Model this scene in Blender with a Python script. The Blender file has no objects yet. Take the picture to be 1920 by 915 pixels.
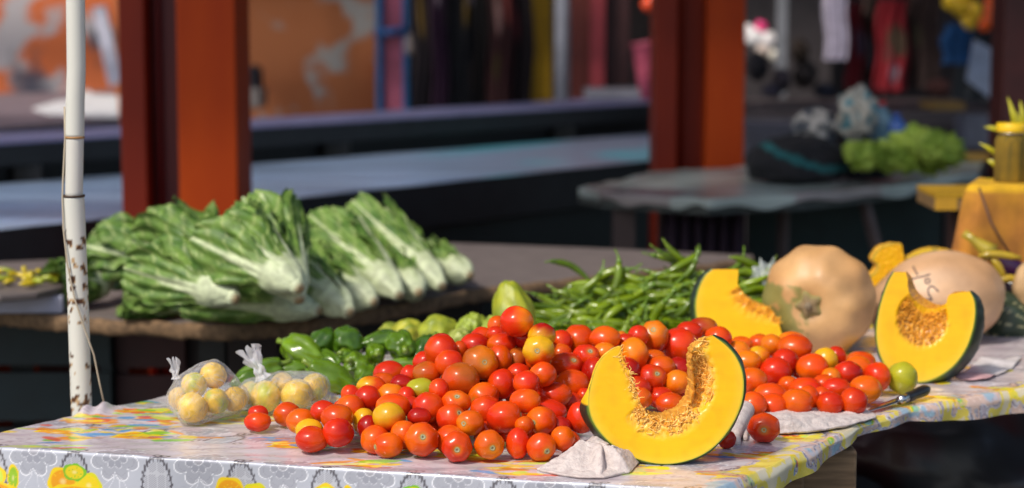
import bpy, math, random
import numpy as np
from mathutils import Vector, Matrix, Quaternion, noise
from mathutils.bvhtree import BVHTree
random.seed(7); np.random.seed(7)
SC = bpy.context.scene
COL = SC.collection
# ---------------------------------------------------------------- camera
F = 3733.0; CH = 1.51; PIT = math.atan(457.5/F)
TZ = 0.803                                    # height of the cloth on the front table
def ray(px, py):
    a = (px-960)/F; v = -(py-457.5)/F
    return Vector((a, math.cos(PIT)+v*math.sin(PIT), -math.sin(PIT)+v*math.cos(PIT)))
O0 = Vector((0, 0, CH))
def PT(px, py, z=TZ):                         # point of that picture place on a level plane
    d = ray(px, py); return O0 + d*((z-CH)/d.z)
def PY(px, py, y):                            # point at a given distance from the camera
    d = ray(px, py); return O0 + d*(y/d.y)
def mm(px, y): return px*y/F                  # picture size -> metres at distance y
# ---------------------------------------------------------------- mesh helpers
WL = {}
class MB:
    def __init__(s): s.v = []; s.f = []; s.c = []
    def add(s, v, f, c=None):
        o = len(s.v); s.v += [Vector(p) for p in v]; s.f += [tuple(i+o for i in q) for q in f]
        if c is None: c = (1, 1, 1)
        s.c += list(c) if isinstance(c, list) else [c]*len(v)
        return s
    def box(s, x0, x1, y0, y1, z0, z1, c=None, rot=None, at=None):
        v = [Vector((x, y, z)) for z in (z0, z1) for y in (y0, y1) for x in (x0, x1)]
        if rot is not None: v = [rot @ p for p in v]
        if at is not None: v = [p+Vector(at) for p in v]
        return s.add(v, [(0,2,3,1),(4,5,7,6),(0,1,5,4),(2,6,7,3),(0,4,6,2),(1,3,7,5)], c)
    def prism(s, poly, z0, z1, c=None):
        n = len(poly); v = [Vector((p[0], p[1], z0)) for p in poly]+[Vector((p[0], p[1], z1)) for p in poly]
        f = [tuple(range(n))[::-1], tuple(range(n, 2*n))]+[(i, (i+1) % n, n+(i+1) % n, n+i) for i in range(n)]
        return s.add(v, f, c)
    def tube(s, pts, rad, seg=8, c=None, cap=True):
        pts = [Vector(p) for p in pts]; n = len(pts)
        if not isinstance(rad, (list, tuple)): rad = [rad]*n
        v = []; f = []; up = None
        for i, p in enumerate(pts):
            t = (pts[min(i+1, n-1)]-pts[max(i-1, 0)]).normalized()
            if up is None: up = Vector((0, 0, 1)) if abs(t.z) < .9 else Vector((1, 0, 0))
            a = t.cross(up).normalized(); b = t.cross(a); up = -b if False else up
            for k in range(seg):
                w = 2*math.pi*k/seg; v.append(p+(a*math.cos(w)+b*math.sin(w))*rad[i])
        for i in range(n-1):
            for k in range(seg):
                k2 = (k+1) % seg; f.append((i*seg+k, i*seg+k2, (i+1)*seg+k2, (i+1)*seg+k))
        if cap: f += [tuple(range(seg))[::-1], tuple(range((n-1)*seg, n*seg))]
        return s.add(v, f, c)
    def grid(s, P, c=None, closed=False):     # P[i][j] points
        n = len(P); m = len(P[0]); v = [p for r in P for p in r]
        f = [(i*m+j, i*m+(j+1) % m, (i+1)*m+(j+1) % m, (i+1)*m+j) for i in range(n-1) for j in range(m if closed else m-1)]
        return s.add(v, f, c)
def obj(name, mb, mat, parent=None, loc=None, smooth=True, bevel=0, solid=0, sub=0, auto=False):
    vs = mb.v
    if parent is None:
        if loc is None:
            xs = [p.x for p in vs]; ys = [p.y for p in vs]; zs = [p.z for p in vs]
            loc = Vector(((min(xs)+max(xs))/2, (min(ys)+max(ys))/2, min(zs)))
        base = Vector(loc)
    else: base = WL[parent.name]
    me = bpy.data.meshes.new(name)
    me.from_pydata([tuple(p-base) for p in vs], [], mb.f)
    at = me.color_attributes.new('Col', 'FLOAT_COLOR', 'POINT')
    arr = np.ones((len(vs), 4), dtype=np.float32); arr[:, :3] = np.array([tuple(c[:3]) for c in mb.c], dtype=np.float32)
    at.data.foreach_set('color', arr.ravel())
    me.materials.append(mat)
    if smooth:
        me.polygons.foreach_set('use_smooth', [True]*len(me.polygons))
    me.update()
    o = bpy.data.objects.new(name, me); COL.objects.link(o)
    if auto:
        try: me.set_sharp_from_angle(angle=math.radians(40))
        except Exception: pass
    if parent is None: o.location = base
    else: o.parent = parent
    WL[o.name] = base.copy()
    if bevel:
        m = o.modifiers.new('bevel', 'BEVEL'); m.width = bevel; m.segments = 2; m.limit_method = 'ANGLE'
    if solid:
        m = o.modifiers.new('solid', 'SOLIDIFY'); m.thickness = solid; m.offset = 0
    if sub:
        m = o.modifiers.new('sub', 'SUBSURF'); m.levels = sub; m.render_levels = sub
    return o
def tag(o, label, cat, group=None, kind=None):
    o['label'] = label; o['category'] = cat
    if group: o['group'] = group
    if kind: o['kind'] = kind
    return o
def thing(name, label, cat, loc, group=None):
    o = bpy.data.objects.new(name, None); COL.objects.link(o); o.location = Vector(loc); o.empty_display_size = .05
    WL[o.name] = Vector(loc); return tag(o, label, cat, group)
def structure(o): o['kind'] = 'structure'; return o
def nz(p, sc=1.0, off=0.0): return noise.noise(Vector(p)*sc+Vector((off, off*1.7, off*.3)))
# ---------------------------------------------------------------- materials
def mat(name, col=(.5,.5,.5), rough=.5, attr=False, noise_amt=0, noise_sc=20, col2=None, bump=0, bump_sc=80, metal=0, coat=0, spec=.5, alpha=1, trans=0, thr=None, stretch=None, sss=0, emit=None, sheen=0):
    m = bpy.data.materials.new(name); m.use_nodes = True; nt = m.node_tree; b = nt.nodes['Principled BSDF']
    L = nt.links.new
    b.inputs['Roughness'].default_value = rough; b.inputs['Metallic'].default_value = metal
    b.inputs['Coat Weight'].default_value = coat; b.inputs['Coat Roughness'].default_value = .12
    b.inputs['Specular IOR Level'].default_value = spec; b.inputs['Alpha'].default_value = alpha
    b.inputs['Transmission Weight'].default_value = trans
    if sheen: b.inputs['Sheen Weight'].default_value = sheen
    if sss:
        b.inputs['Subsurface Weight'].default_value = sss; b.inputs['Subsurface Radius'].default_value = (.02, .006, .002); b.inputs['Subsurface Scale'].default_value = .5
    src = None
    tc = nt.nodes.new('ShaderNodeTexCoord'); vec = tc.outputs['Object']
    if stretch:
        mp = nt.nodes.new('ShaderNodeMapping'); mp.inputs['Scale'].default_value = stretch; L(vec, mp.inputs['Vector']); vec = mp.outputs['Vector']
    if attr:
        a = nt.nodes.new('ShaderNodeAttribute'); a.attribute_name = 'Col'; src = a.outputs['Color']
    if noise_amt or col2:
        n = nt.nodes.new('ShaderNodeTexNoise'); n.inputs['Scale'].default_value = noise_sc; n.inputs['Detail'].default_value = 5; L(vec, n.inputs['Vector'])
        r = nt.nodes.new('ShaderNodeValToRGB'); t0, t1 = thr or (.35, .65)
        r.color_ramp.elements[0].position = t0; r.color_ramp.elements[1].position = t1; L(n.outputs['Fac'], r.inputs['Fac'])
        mx = nt.nodes.new('ShaderNodeMix'); mx.data_type = 'RGBA'
        if col2:
            L(r.outputs['Color'], mx.inputs['Factor'])
            if src is None: mx.inputs['A'].default_value = (*col, 1)
            else: L(src, mx.inputs['A'])
            mx.inputs['B'].default_value = (*col2, 1)
        else:
            mx.blend_type = 'MULTIPLY'; mx.inputs['Factor'].default_value = noise_amt
            if src is None: mx.inputs['A'].default_value = (*col, 1)
            else: L(src, mx.inputs['A'])
            L(r.outputs['Color'], mx.inputs['B'])
        src = mx.outputs['Result']
    if src is not None: L(src, b.inputs['Base Color'])
    else: b.inputs['Base Color'].default_value = (*col, 1)
    if bump:
        n2 = nt.nodes.new('ShaderNodeTexNoise'); n2.inputs['Scale'].default_value = bump_sc; n2.inputs['Detail'].default_value = 4; L(vec, n2.inputs['Vector'])
        bp = nt.nodes.new('ShaderNodeBump'); bp.inputs['Strength'].default_value = bump; bp.inputs['Distance'].default_value = .002
        L(n2.outputs['Fac'], bp.inputs['Height']); L(bp.outputs['Normal'], b.inputs['Normal'])
    if emit:
        b.inputs['Emission Color'].default_value = (*emit[0], 1); b.inputs['Emission Strength'].default_value = emit[1]
    return m
M = {}
M['tomato'] = mat('tomato_skin', rough=.21, attr=True, coat=.0, noise_amt=.16, noise_sc=45, bump=.05, bump_sc=400, sss=.05, spec=.34)
M['scar'] = mat('stem_scar', (.30,.24,.12), .8, attr=True, bump=.3)
M['cloth'] = mat('oilcloth', rough=.24, attr=True, bump=.35, bump_sc=45, spec=.55, coat=.25)
M['wood'] = mat('old_wood', (.30,.19,.10), .75, col2=(.15,.09,.045), noise_sc=6, stretch=(1.5,14,14), bump=.4, bump_sc=30)
M['wood2'] = mat('grey_plank', (.20,.165,.15), .6, col2=(.12,.095,.09), noise_sc=5, stretch=(3,20,20), bump=.3, bump_sc=20)
M['jute'] = mat('frayed_edge', (.20,.12,.06), .9, noise_amt=.5, noise_sc=60, bump=.5)
M['flesh'] = mat('pumpkin_flesh', rough=.36, attr=True, bump=.12, bump_sc=120, noise_amt=.06, noise_sc=25, sss=.08)
M['rind'] = mat('pumpkin_rind', (.012,.022,.014), .4, attr=True, col2=(.05,.09,.035), noise_sc=45, thr=(.62,.72), bump=.5, bump_sc=60)
M['fibre'] = mat('pumpkin_fibre', (.85,.42,.05), .5, attr=True)
M['squash'] = mat('squash_skin', rough=.45, attr=True, bump=.3, bump_sc=45, noise_amt=.30, noise_sc=11)
M['stem'] = mat('dry_stem', (.16,.15,.06), .8, attr=True, bump=.8, bump_sc=120)
M['pepper'] = mat('green_pepper', rough=.24, attr=True, coat=.2, noise_amt=.3, noise_sc=30, bump=.45, bump_sc=38)
M['chayote'] = mat('chayote_skin', rough=.45, attr=True, noise_amt=.25, noise_sc=40, bump=.5, bump_sc=120)
M['leaf'] = mat('cabbage_leaf', rough=.5, spec=.35, attr=True, noise_amt=.3, noise_sc=50, bump=.7, bump_sc=70)
M['guava'] = mat('yellow_fruit', rough=.45, attr=True, noise_amt=.25, noise_sc=50, bump=.2)
M['paint_white'] = mat('white_paint', rough=.38, attr=True)
M['red_paint'] = mat('red_iron_paint', (.24,.020,.002), .55, spec=.25, col2=(.15,.010,.003), noise_sc=3, stretch=(1,1,.25), bump=.15, bump_sc=15)
M['dark'] = mat('dark_metal', (.018,.02,.02), .5, noise_amt=.5, noise_sc=8)
M['steel'] = mat('steel', (.55,.55,.56), .25, metal=1)
M['black_plastic'] = mat('black_plastic', (.012,.012,.014), .35)
M['towel'] = mat('rag_terry', (.62,.54,.50), .95, attr=False, col2=(.44,.36,.34), noise_sc=90, thr=(.40,.75), bump=1.0, bump_sc=300)
M['string'] = mat('cotton_string', (.45,.38,.28), .9)
M['generic'] = mat('painted_mixed', rough=.55, attr=True, noise_amt=.25, noise_sc=14)
M['fabric'] = mat('dull_fabric', rough=.9, attr=True, noise_amt=.35, noise_sc=20, bump=.4)
M['glossy'] = mat('plastic_mixed', rough=.25, attr=True)
# ---------------------------------------------------------------- camera, light, world
cam = bpy.data.cameras.new('camera'); co = bpy.data.objects.new('camera', cam); COL.objects.link(co); SC.camera = co
cam.sensor_width = 36; cam.lens = 36*F/1920; cam.clip_end = 400; cam.clip_start = .05
co.location = O0; co.rotation_euler = (math.pi/2-PIT, 0, 0)
cam.dof.use_dof = True; cam.dof.focus_distance = 3.12; cam.dof.aperture_fstop = cam.lens/1000/.026; cam.dof.aperture_blades = 0
SUN = Vector((-.42, -.50, .76)).normalized()
W = bpy.data.worlds.new('World'); SC.world = W; W.use_nodes = True
nt = W.node_tree; bg = nt.nodes['Background']; sky = nt.nodes.new('ShaderNodeTexSky'); sky.sky_type = 'NISHITA'; sky.sun_disc = False
sky.sun_elevation = math.asin(SUN.z); sky.sun_rotation = math.atan2(SUN.x, SUN.y)
sky.air_density = 1.0; sky.dust_density = 2.5
nt.links.new(sky.outputs[0], bg.inputs[0]); bg.inputs[1].default_value = .15
sl = bpy.data.lights.new('sun', 'SUN'); sl.energy = 2.7; sl.angle = math.radians(6); sl.color = (1, .93, .83)
so = bpy.data.objects.new('sun', sl); COL.objects.link(so); so.rotation_euler = SUN.to_track_quat('Z', 'Y').to_euler(); so.location = (-3, -3, 6)
SC.view_settings.view_transform = 'Standard'; SC.view_settings.look = 'None'; SC.view_settings.exposure = 0.12
SC.cycles.use_denoising = True
SC.cycles.max_bounces = 8; SC.cycles.transparent_max_bounces = 12
# ---------------------------------------------------------------- setting
m = MB(); m.add([(-60,-20,0),(60,-20,0),(60,80,0),(-60,80,0)], [(0,1,2,3)])
structure(obj('ground', m, mat('market_floor', (.06,.055,.05), .8, col2=(.035,.033,.032), noise_sc=2, bump=.4)))
# unseen roof shading the far stalls; gaps cut to drop sun on chosen goods
RZ = 3.5; RY0 = 4.15
def hole(P, w, d):
    t = (RZ-P.z)/SUN.z; c = P+SUN*t; return (c.x-w/2, c.x+w/2, c.y-d/2, c.y+d/2)
holes = [hole(PT(175, 192, 1.0), 2.0, 2.3), hole(PY(1430, 80, 10.9), 1.5, 1.5)]+[(-6.4, -3.1, y, y+.22) for y in (10.2, 10.7, 11.2)]+[(-3.05, 0.2, y, y+.07) for y in (10.4, 11.1)]+[(-6.5, 5.0, y, y+.15) for y in (8.5, 9.1, 9.7)]+[(-6.5, -.75, y, y+.16) for y in (4.9, 5.35, 5.8, 6.25, 6.7, 7.15, 7.6)]+[(-.7, 5.0, y, y+.09) for y in (5.1, 5.7, 6.3, 6.9, 7.5)]
def roof_rects(x0, x1, y0, y1, hs):
    xs = sorted({x0, x1, *[h[0] for h in hs], *[h[1] for h in hs]}); ys = sorted({y0, y1, *[h[2] for h in hs], *[h[3] for h in hs]})
    for a, b in zip(xs, xs[1:]):
        for c, d in zip(ys, ys[1:]):
            cx, cy = (a+b)/2, (c+d)/2
            if not any(h[0] < cx < h[1] and h[2] < cy < h[3] for h in hs): yield a, b, c, d
m = MB()
for a, b, c, d in roof_rects(-6.5, 6.5, RY0, 13.4, holes): m.box(a, b, c, d, RZ, RZ+.02)
tag(obj('unseen_roof', m, mat('roof_sheet', (.12,.11,.10), .7), smooth=False), 'unseen sheet roof shading the market stalls behind the front table, gaps added for sunlight', 'roof')
# far wall with peeling orange plaster
YW = 12.6
def wallcol(nm, base, patches, x0, x1, lab, sc1):
    mt = bpy.data.materials.new(nm); mt.use_nodes = True; n = mt.node_tree; b = n.nodes['Principled BSDF']; b.inputs['Roughness'].default_value = .85
    tc = n.nodes.new('ShaderNodeTexCoord'); prev = None
    for i, (col, s, t0, t1, off) in enumerate(patches):
        mp = n.nodes.new('ShaderNodeMapping'); mp.inputs['Location'].default_value = off; n.links.new(tc.outputs['Object'], mp.inputs['Vector'])
        nn = n.nodes.new('ShaderNodeTexNoise'); nn.inputs['Scale'].default_value = s; nn.inputs['Detail'].default_value = 8; n.links.new(mp.outputs[0], nn.inputs['Vector'])
        r = n.nodes.new('ShaderNodeValToRGB'); r.color_ramp.elements[0].position = t0; r.color_ramp.elements[1].position = t1; n.links.new(nn.outputs['Fac'], r.inputs['Fac'])
        mx = n.nodes.new('ShaderNodeMix'); mx.data_type = 'RGBA'; n.links.new(r.outputs['Color'], mx.inputs['Factor'])
        if prev is None: mx.inputs['A'].default_value = (*base, 1)
        else: n.links.new(prev, mx.inputs['A'])
        mx.inputs['B'].default_value = (*col, 1); prev = mx.outputs['Result']
    n.links.new(prev, b.inputs['Base Color'])
    m = MB(); m.box(x0, x1, YW, YW+.25, 0, RZ-.002)
    return tag(obj('plaster_wall', m, mt, smooth=False), lab, 'wall')
xA = PY(215, 0, YW).x; xB = PY(712, 0, YW).x
wallcol('peeling_orange', (.86,.21,.07), [((.66,.60,.62), 3.2, .52, .60, (0,0,0)), ((.10,.10,.14), 1.7, .57, .63, (5,2,3))], -9, xA, 'orange plaster wall with large pale and grey peeling patches, left of the near red column', 1)
wallcol('worn_orange', (.62,.21,.08), [((.45,.12,.04), 1.2, .45, .65, (2,1,0)), ((.50,.47,.45), 3.4, .60, .68, (1,0,4))], xA, xB, 'dull rusty orange plaster wall flaking to grey, right of the near red column', 1)
m = MB(); m.box(xB, 9, YW, YW+.25, 0, RZ-.002)
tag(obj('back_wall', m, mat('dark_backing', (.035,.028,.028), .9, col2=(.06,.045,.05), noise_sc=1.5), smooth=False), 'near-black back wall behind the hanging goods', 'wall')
# side and extra shade behind: solid end walls of the market hall
for sx, lab in () and ((-9.2, 'dark end wall closing the market hall on the left'), (9.0, 'dark end wall closing the market hall on the right')):
    m = MB(); m.box(sx, sx+.2, RY0+2.2, YW+.25, 0, RZ-.002)
    tag(obj('hall_wall', m, M['dark'], smooth=False), lab, 'wall')
def post(nm, px0, px1, y, c, lab, cat, z0=0, z1=None, mt=None, d=.06, pytop=0, **k):
    a = PY(px0, 100, y).x; b = PY(px1, 100, y).x; m = MB(); m.box(a, b, y, y+d, z0, RZ-.004 if z1 is None else z1, c)
    return tag(obj(nm, m, mt or M['generic'], smooth=False, bevel=.004), lab, cat, **k)
# left white leaning sheet + thin pale post behind near column
A = PY(172, 15, 11.8); B = PY(196, 10, 11.8); C_ = PY(228, 150, 11.6); D_ = PY(205, 165, 11.6)
m = MB(); m.add([A, B, C_, D_]+[p+Vector((0,.05,0)) for p in (A, B, C_, D_)], [(0,1,2,3),(7,6,5,4),(0,4,5,1),(1,5,6,2),(2,6,7,3),(3,7,4,0)], (.55,.55,.68))
tag(obj('wall_board', m, M['generic'], smooth=False), 'pale lilac board leaning on the peeling orange wall beside the near red column', 'board')
post('drain_pipe', 437, 449, 11.9, (.48,.46,.58), 'thin pale lilac pipe just right of the near red column', 'pipe')
# door frame of blue pipes with a pink panel
t = thing('gate_frame', 'blue pipe gate frame around a narrow pink panel, far behind', 'gate', (PY(737, 0, 11.6).x, 11.6, 0))
yb = 11.6
m = MB(); m.box(PY(716,0,yb).x, PY(757,0,yb).x, yb+.02, yb+.05, .3, 2.6, (.60,.14,.24)); obj('panel', m, M['generic'], t, smooth=False)
for p in (711, 761):
    m = MB(); x = PY(p, 0, yb).x; m.tube([(x, yb, 0), (x, yb, 2.9)], .022, 10, (.02,.20,.52)); obj('frame_pipe', m, M['generic'], t)
m = MB(); q0 = PY(702, 62, yb-.04); q1 = PY(766, 56, yb-.04); m.tube([q0, q1], .025, 10, (.06,.20,.55)); obj('crossbar', m, M['generic'], t)
m = MB(); q = PY(769, 82, yb-.08); m.tube([q+Vector((0,0,.06)), q+Vector((0,0,.02)), q-Vector((0,0,.03)), q-Vector((0,0,.06))], [.01,.03,.035,.02], 10, (.55,.45,.42))
tag(obj('door_knob', m, M['generic']), 'small pale round knob hanging on the right pipe of the blue gate', 'knob')
# hanging dark clothes
def garment(px0, px1, pt, pb, y, col, lab, blobs=(), cat='garment', nm='hanging_garment', group='dark clothes hanging at the back of the market'):
    t0 = PY(px0, pt, y); x0 = t0.x; x1 = PY(px1, pt, y).x; z1 = t0.z; z0 = PY(px0, pb, y).z
    m = MB(); n = 22; P = []; cols = []; ph = random.uniform(0, 6)
    for i in range(18):
        w = i/17; row = []
        for j in range(n*2):
            u = (j % n)/(n-1); u = u if j < n else 1-u
            sh = .82+.18*min(1, w*3) if w < .3 else 1
            x = (x0+x1)/2+(u-.5)*(x1-x0)*sh
            th = .035*math.sin(math.pi*u)**.5+.004
            row.append(Vector((x+.01*math.sin(w*9+ph), y+(-th if j < n else th)+.018*math.sin(u*17+ph+w*2), z1+(z0-z1)*w)))
            c = col
            for (bx, by, r, bc) in blobs:
                if (bx-u)**2+((by-w)*1.5)**2 < r*r: c = bc
            cols.append(c)
        P.append(row)
    m.grid(P, cols, closed=True)
    return tag(obj(nm, m, M['fabric']), lab, cat, group=group)
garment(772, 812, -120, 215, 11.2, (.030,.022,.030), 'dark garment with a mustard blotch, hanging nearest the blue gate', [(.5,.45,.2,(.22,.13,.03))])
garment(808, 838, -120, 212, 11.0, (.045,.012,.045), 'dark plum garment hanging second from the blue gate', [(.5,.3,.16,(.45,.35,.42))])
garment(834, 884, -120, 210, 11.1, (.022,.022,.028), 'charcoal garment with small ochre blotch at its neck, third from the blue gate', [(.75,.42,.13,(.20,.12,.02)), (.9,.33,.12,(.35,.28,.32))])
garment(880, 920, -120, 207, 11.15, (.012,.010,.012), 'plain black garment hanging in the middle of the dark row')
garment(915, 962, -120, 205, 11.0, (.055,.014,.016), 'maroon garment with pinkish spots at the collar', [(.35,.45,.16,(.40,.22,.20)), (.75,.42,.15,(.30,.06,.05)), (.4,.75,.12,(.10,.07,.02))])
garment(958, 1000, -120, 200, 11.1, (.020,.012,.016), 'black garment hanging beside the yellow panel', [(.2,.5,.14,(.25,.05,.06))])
post('yellow_partition', 983, 1036, 11.5, (.58,.33,.004), 'tall mustard yellow partition beside the dark clothes', 'partition')
post('blue_trim', 1035, 1043, 11.4, (.02,.04,.09), 'narrow navy strip between the yellow panel and the white pipe', 'trim')
m = MB(); x = PY(1055,0,11.2).x; m.tube([(x,11.2,0),(x,11.2,RZ-.004)], .042, 14, (.62,.65,.78))
tag(obj('white_pipe', m, M['generic']), 'pale grey upright pipe between the yellow panel and the dark red post', 'pipe')
post('dark_red_post', 1069, 1106, 11.0, (.16,.026,.018), 'dark maroon post just right of the pale pipe', 'post')
post('red_strip', 1107, 1134, 10.9, (.38,.045,.06), 'narrow brighter red upright between two dark maroon posts', 'post')
post('maroon_door', 1135, 1180, 11.0, (.05,.012,.014), 'almost black maroon door panel left of the far red column', 'door')
m = MB(); a = PY(1207, 78, 10.2); b = PY(1214, 185, 10.2)
m.tube([a+Vector((0,0,.0)), a+Vector((.004,0,-.02)), (a+b)/2, b], [.078,.062,.05,.042], 20, (.55,.10,.16))
tag(obj('pink_bucket', m, M['glossy']), 'tall pink plastic vase partly hidden by the far red column', 'vase')
m = MB(); m.tube([PY(1219, -10, 10.3), PY(1217, 10, 10.3), PY(1216, 22, 10.3)], [.02,.045,.02], 12, (.95,.10,.03))
tag(obj('orange_flower', m, M['glossy']), 'small bright orange-red bloom hanging above the pink vase', 'flower')
# ---------------------------------------------------------------- counters behind
def line(P, Q, t): return P+(Q-P)*t
# long counter, sky reflection put into its top colour: front edge (0,430)->(1225,300), back edge (0,345)->(1225,250) at z=.85
zc = .85
f0, f1 = PT(0, 430, zc), PT(1225, 300, zc); b0, b1 = PT(0, 345, zc), PT(1225, 250, zc)
f0 = line(f0, f1, -.5); b0 = line(b0, b1, -.5); f1e = line(f1, f0, -.02); b1e = line(b1, b0, -.02)
t = thing('stall_counter', 'long low counter with a pale blue-grey painted sky sheen on top, running behind the cabbages', 'counter', (f0.x, f0.y, 0))
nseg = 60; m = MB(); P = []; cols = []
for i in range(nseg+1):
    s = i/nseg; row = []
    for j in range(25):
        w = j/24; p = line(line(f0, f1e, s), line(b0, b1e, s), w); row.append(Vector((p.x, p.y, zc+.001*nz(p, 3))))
        c = Vector((.52,.70,.98))*(.85+.6*nz((p.x*1.5, p.y*9, 0), 1)) + Vector((.03,.03,.03))  # blue base and pale streaks stand in for reflected sky
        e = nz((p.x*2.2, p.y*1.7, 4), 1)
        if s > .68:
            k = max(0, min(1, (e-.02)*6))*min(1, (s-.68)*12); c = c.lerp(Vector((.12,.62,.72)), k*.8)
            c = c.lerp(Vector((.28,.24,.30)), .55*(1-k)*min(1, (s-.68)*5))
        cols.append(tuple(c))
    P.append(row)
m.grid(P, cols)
M['countertop'] = mat('counter_sheen_paint', rough=.3, attr=True, bump=.1, bump_sc=6)
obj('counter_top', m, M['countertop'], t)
m = MB(); m.prism([(f0.x,f0.y),(f1e.x,f1e.y),(b1e.x,b1e.y),(b0.x,b0.y)], zc-.16, zc-.003, (.016,.017,.018)); obj('apron', m, M['generic'], t, smooth=False, bevel=.004)
q = Vector((0,.10,0)); m = MB(); m.prism([(f0.x,f0.y+.1),(f1e.x,f1e.y+.1),(b1e.x,b1e.y-.1),(b0.x,b0.y-.1)], .0, zc-.163, (.008,.016,.015)); obj('front_panel', m, M['generic'], t, smooth=False)
# higher bench behind it
zr = 1.0
r0, r1 = PT(0, 268, zr), PT(1225, 192, zr); g0, g1 = PT(0, 250, zr), PT(1225, 178, zr)
r0 = line(r0, r1, -.5); g0 = line(g0, g1, -.5); r1e = r1; g1e = g1
t = thing('back_bench', 'raised dark bench with a blue-violet sheen on its narrow top, behind the long counter', 'bench', (r0.x, r0.y, 0))
m = MB(); m.prism([(r0.x,r0.y),(r1e.x,r1e.y),(g1e.x,g1e.y),(g0.x,g0.y)], zr-.006, zr, (.28,.28,.48)); obj('bench_top', m, M['generic'], t, smooth=False)  # sky sheen put into the top's blue-violet colour
m = MB(); m.prism([(r0.x,r0.y+.004),(r1e.x,r1e.y+.004),(g1e.x,g1e.y-.01),(g0.x,g0.y-.01)], zr-.085, zr-.008, (.014,.014,.014)); obj('rail', m, M['generic'], t, smooth=False)
m = MB(); m.prism([(r0.x,r0.y+.16),(r1e.x,r1e.y+.16),(r1e.x,r1e.y+.19),(r0.x,r0.y+.19)], 0, zr-.09, (.010,.010,.010)); obj('back_panel', m, M['generic'], t, smooth=False)
for s in (.35, .62, .88):
    p = line(r0, r1e, s); m = MB(); m.box(p.x-.05, p.x+.05, p.y+.06, p.y+.14, 0, zr-.087, (.016,.016,.016)); obj('leg', m, M['generic'], t, smooth=False)
m = MB(); p = PT(1098, 188, zr+.002); q = PT(1222, 180, zr+.002); m.box(p.x, q.x, p.y-.0, p.y+.35, zr+.003, zr+.055, (.25,.25,.29))
tag(obj('metal_tray', m, M['generic'], smooth=False, bevel=.01), 'flat grey tray on the raised bench beside the far red column', 'tray')
# far left table with a sheet catching the sun
zt = 1.0; c0 = PT(-160, 250, zt); c1 = PT(226, 222, zt); c2 = PT(215, 170, zt); c3 = PT(-160, 180, zt)
t = thing('far_table', 'far table with a greyish top under the peeling orange wall', 'table', (c0.x, c0.y, 0))
m = MB(); m.prism([(c0.x,c0.y),(c1.x,c1.y),(c2.x,c2.y),(c3.x,c3.y)], zt-.05, zt, (.24,.19,.22)); obj('tabletop', m, M['generic'], t, smooth=False, bevel=.004)
for p in (c0, c1, c2, c3):
    p = p.lerp((c0+c1+c2+c3)/4, .08); m = MB(); m.box(p.x-.04, p.x+.04, p.y-.04, p.y+.04, 0, zt-.052, (.07,.05,.04)); obj('leg', m, M['generic'], t, smooth=False)
m = MB(); e = [PT(62,207,zt), PT(90,216,zt), PT(160,220,zt), PT(222,222,zt), PT(222,184,zt), PT(172,180,zt), PT(165,170,zt), PT(140,190,zt), PT(110,193,zt)]
m.prism([(p.x,p.y) for p in e], zt+.003, zt+.012, (.9,.9,.92)); tag(obj('white_sheet', m, M['generic'], smooth=False), 'white sheet glaring in the sun on the far table', 'sheet')
m = MB(); p = PY(470, 148, 11.8); m.box(p.x-.07, p.x+.07, 11.7, 11.85, p.z-.10, p.z+.08, (.03,.02,.03)); tag(obj('dark_case', m, M['generic'], smooth=False, bevel=.03), 'small dark case against the rusty wall right of the near red column', 'case')
m = MB(); p = PY(466, 178, 11.8); m.box(p.x-.12, p.x+.1, 11.6, 11.88, 1.02-.14, p.z-.012+.06, (.33,.28,.26)); tag(obj('pale_crate', m, M['generic'], smooth=False, bevel=.02), 'pale crate under the small dark case by the rusty wall', 'crate')
# ---------------------------------------------------------------- red steel columns (H sections)
def column(px0, px1, y, lab, split1, split2, wm='web_shade_red'):
    x0 = PY(px0, 250, y).x; x1 = PY(px1, 250, y).x; w = x1-x0
    a = x0+w*split1; b = x0+w*split2
    t = thing('steel_column', lab, 'column', ((x0+x1)/2, y, 0), 'red steel columns carrying the market roof')
    m = MB(); m.box(x0, a, y-.0, y+.30, 0, RZ-.004); obj('flange', m, M['red_paint'], t, smooth=False, bevel=.006)
    m = MB(); m.box(a+.001, b-.001, y+.12, y+.135, 0, RZ-.006); obj('web', m, M[wm], t, smooth=False)
    m = MB(); m.tube([(a+.02, y+.10, 0), (a+.02, y+.10, RZ-.01)], .012, 8); obj('conduit', m, M[wm], t)
    m = MB(); m.box(b, x1, y-.02, y+.30, 0, RZ-.004); obj('flange', m, M['red_lit'], t, smooth=False, bevel=.006)
for _m in (M['red_paint'],): pass
M['web_shade_red'] = mat('web_shade_red', (.13,.011,.011), .5, col2=(.085,.008,.012), noise_sc=4, stretch=(1,1,.3))  # darker copy of the column red, shade of the recess put in
M['red_lit'] = mat('flange_lit_red', (.46,.055,.001), .55, spec=.2, col2=(.34,.032,.001), noise_sc=5, stretch=(1,1,.3))  # brighter copy of the column red, standing for a lit face
column(226, 446, 5.85, 'near red steel column behind the cabbages, left of the picture', .22, .50)
column(1228, 1394, 7.35, 'far red steel column behind the plastic covered table', .25, .57, 'red_paint')
post('dark_post', 1882, 1990, 7.3, (.075,.012,.010), 'dark maroon post at the right edge behind the jar', 'post', d=.2)
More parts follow.
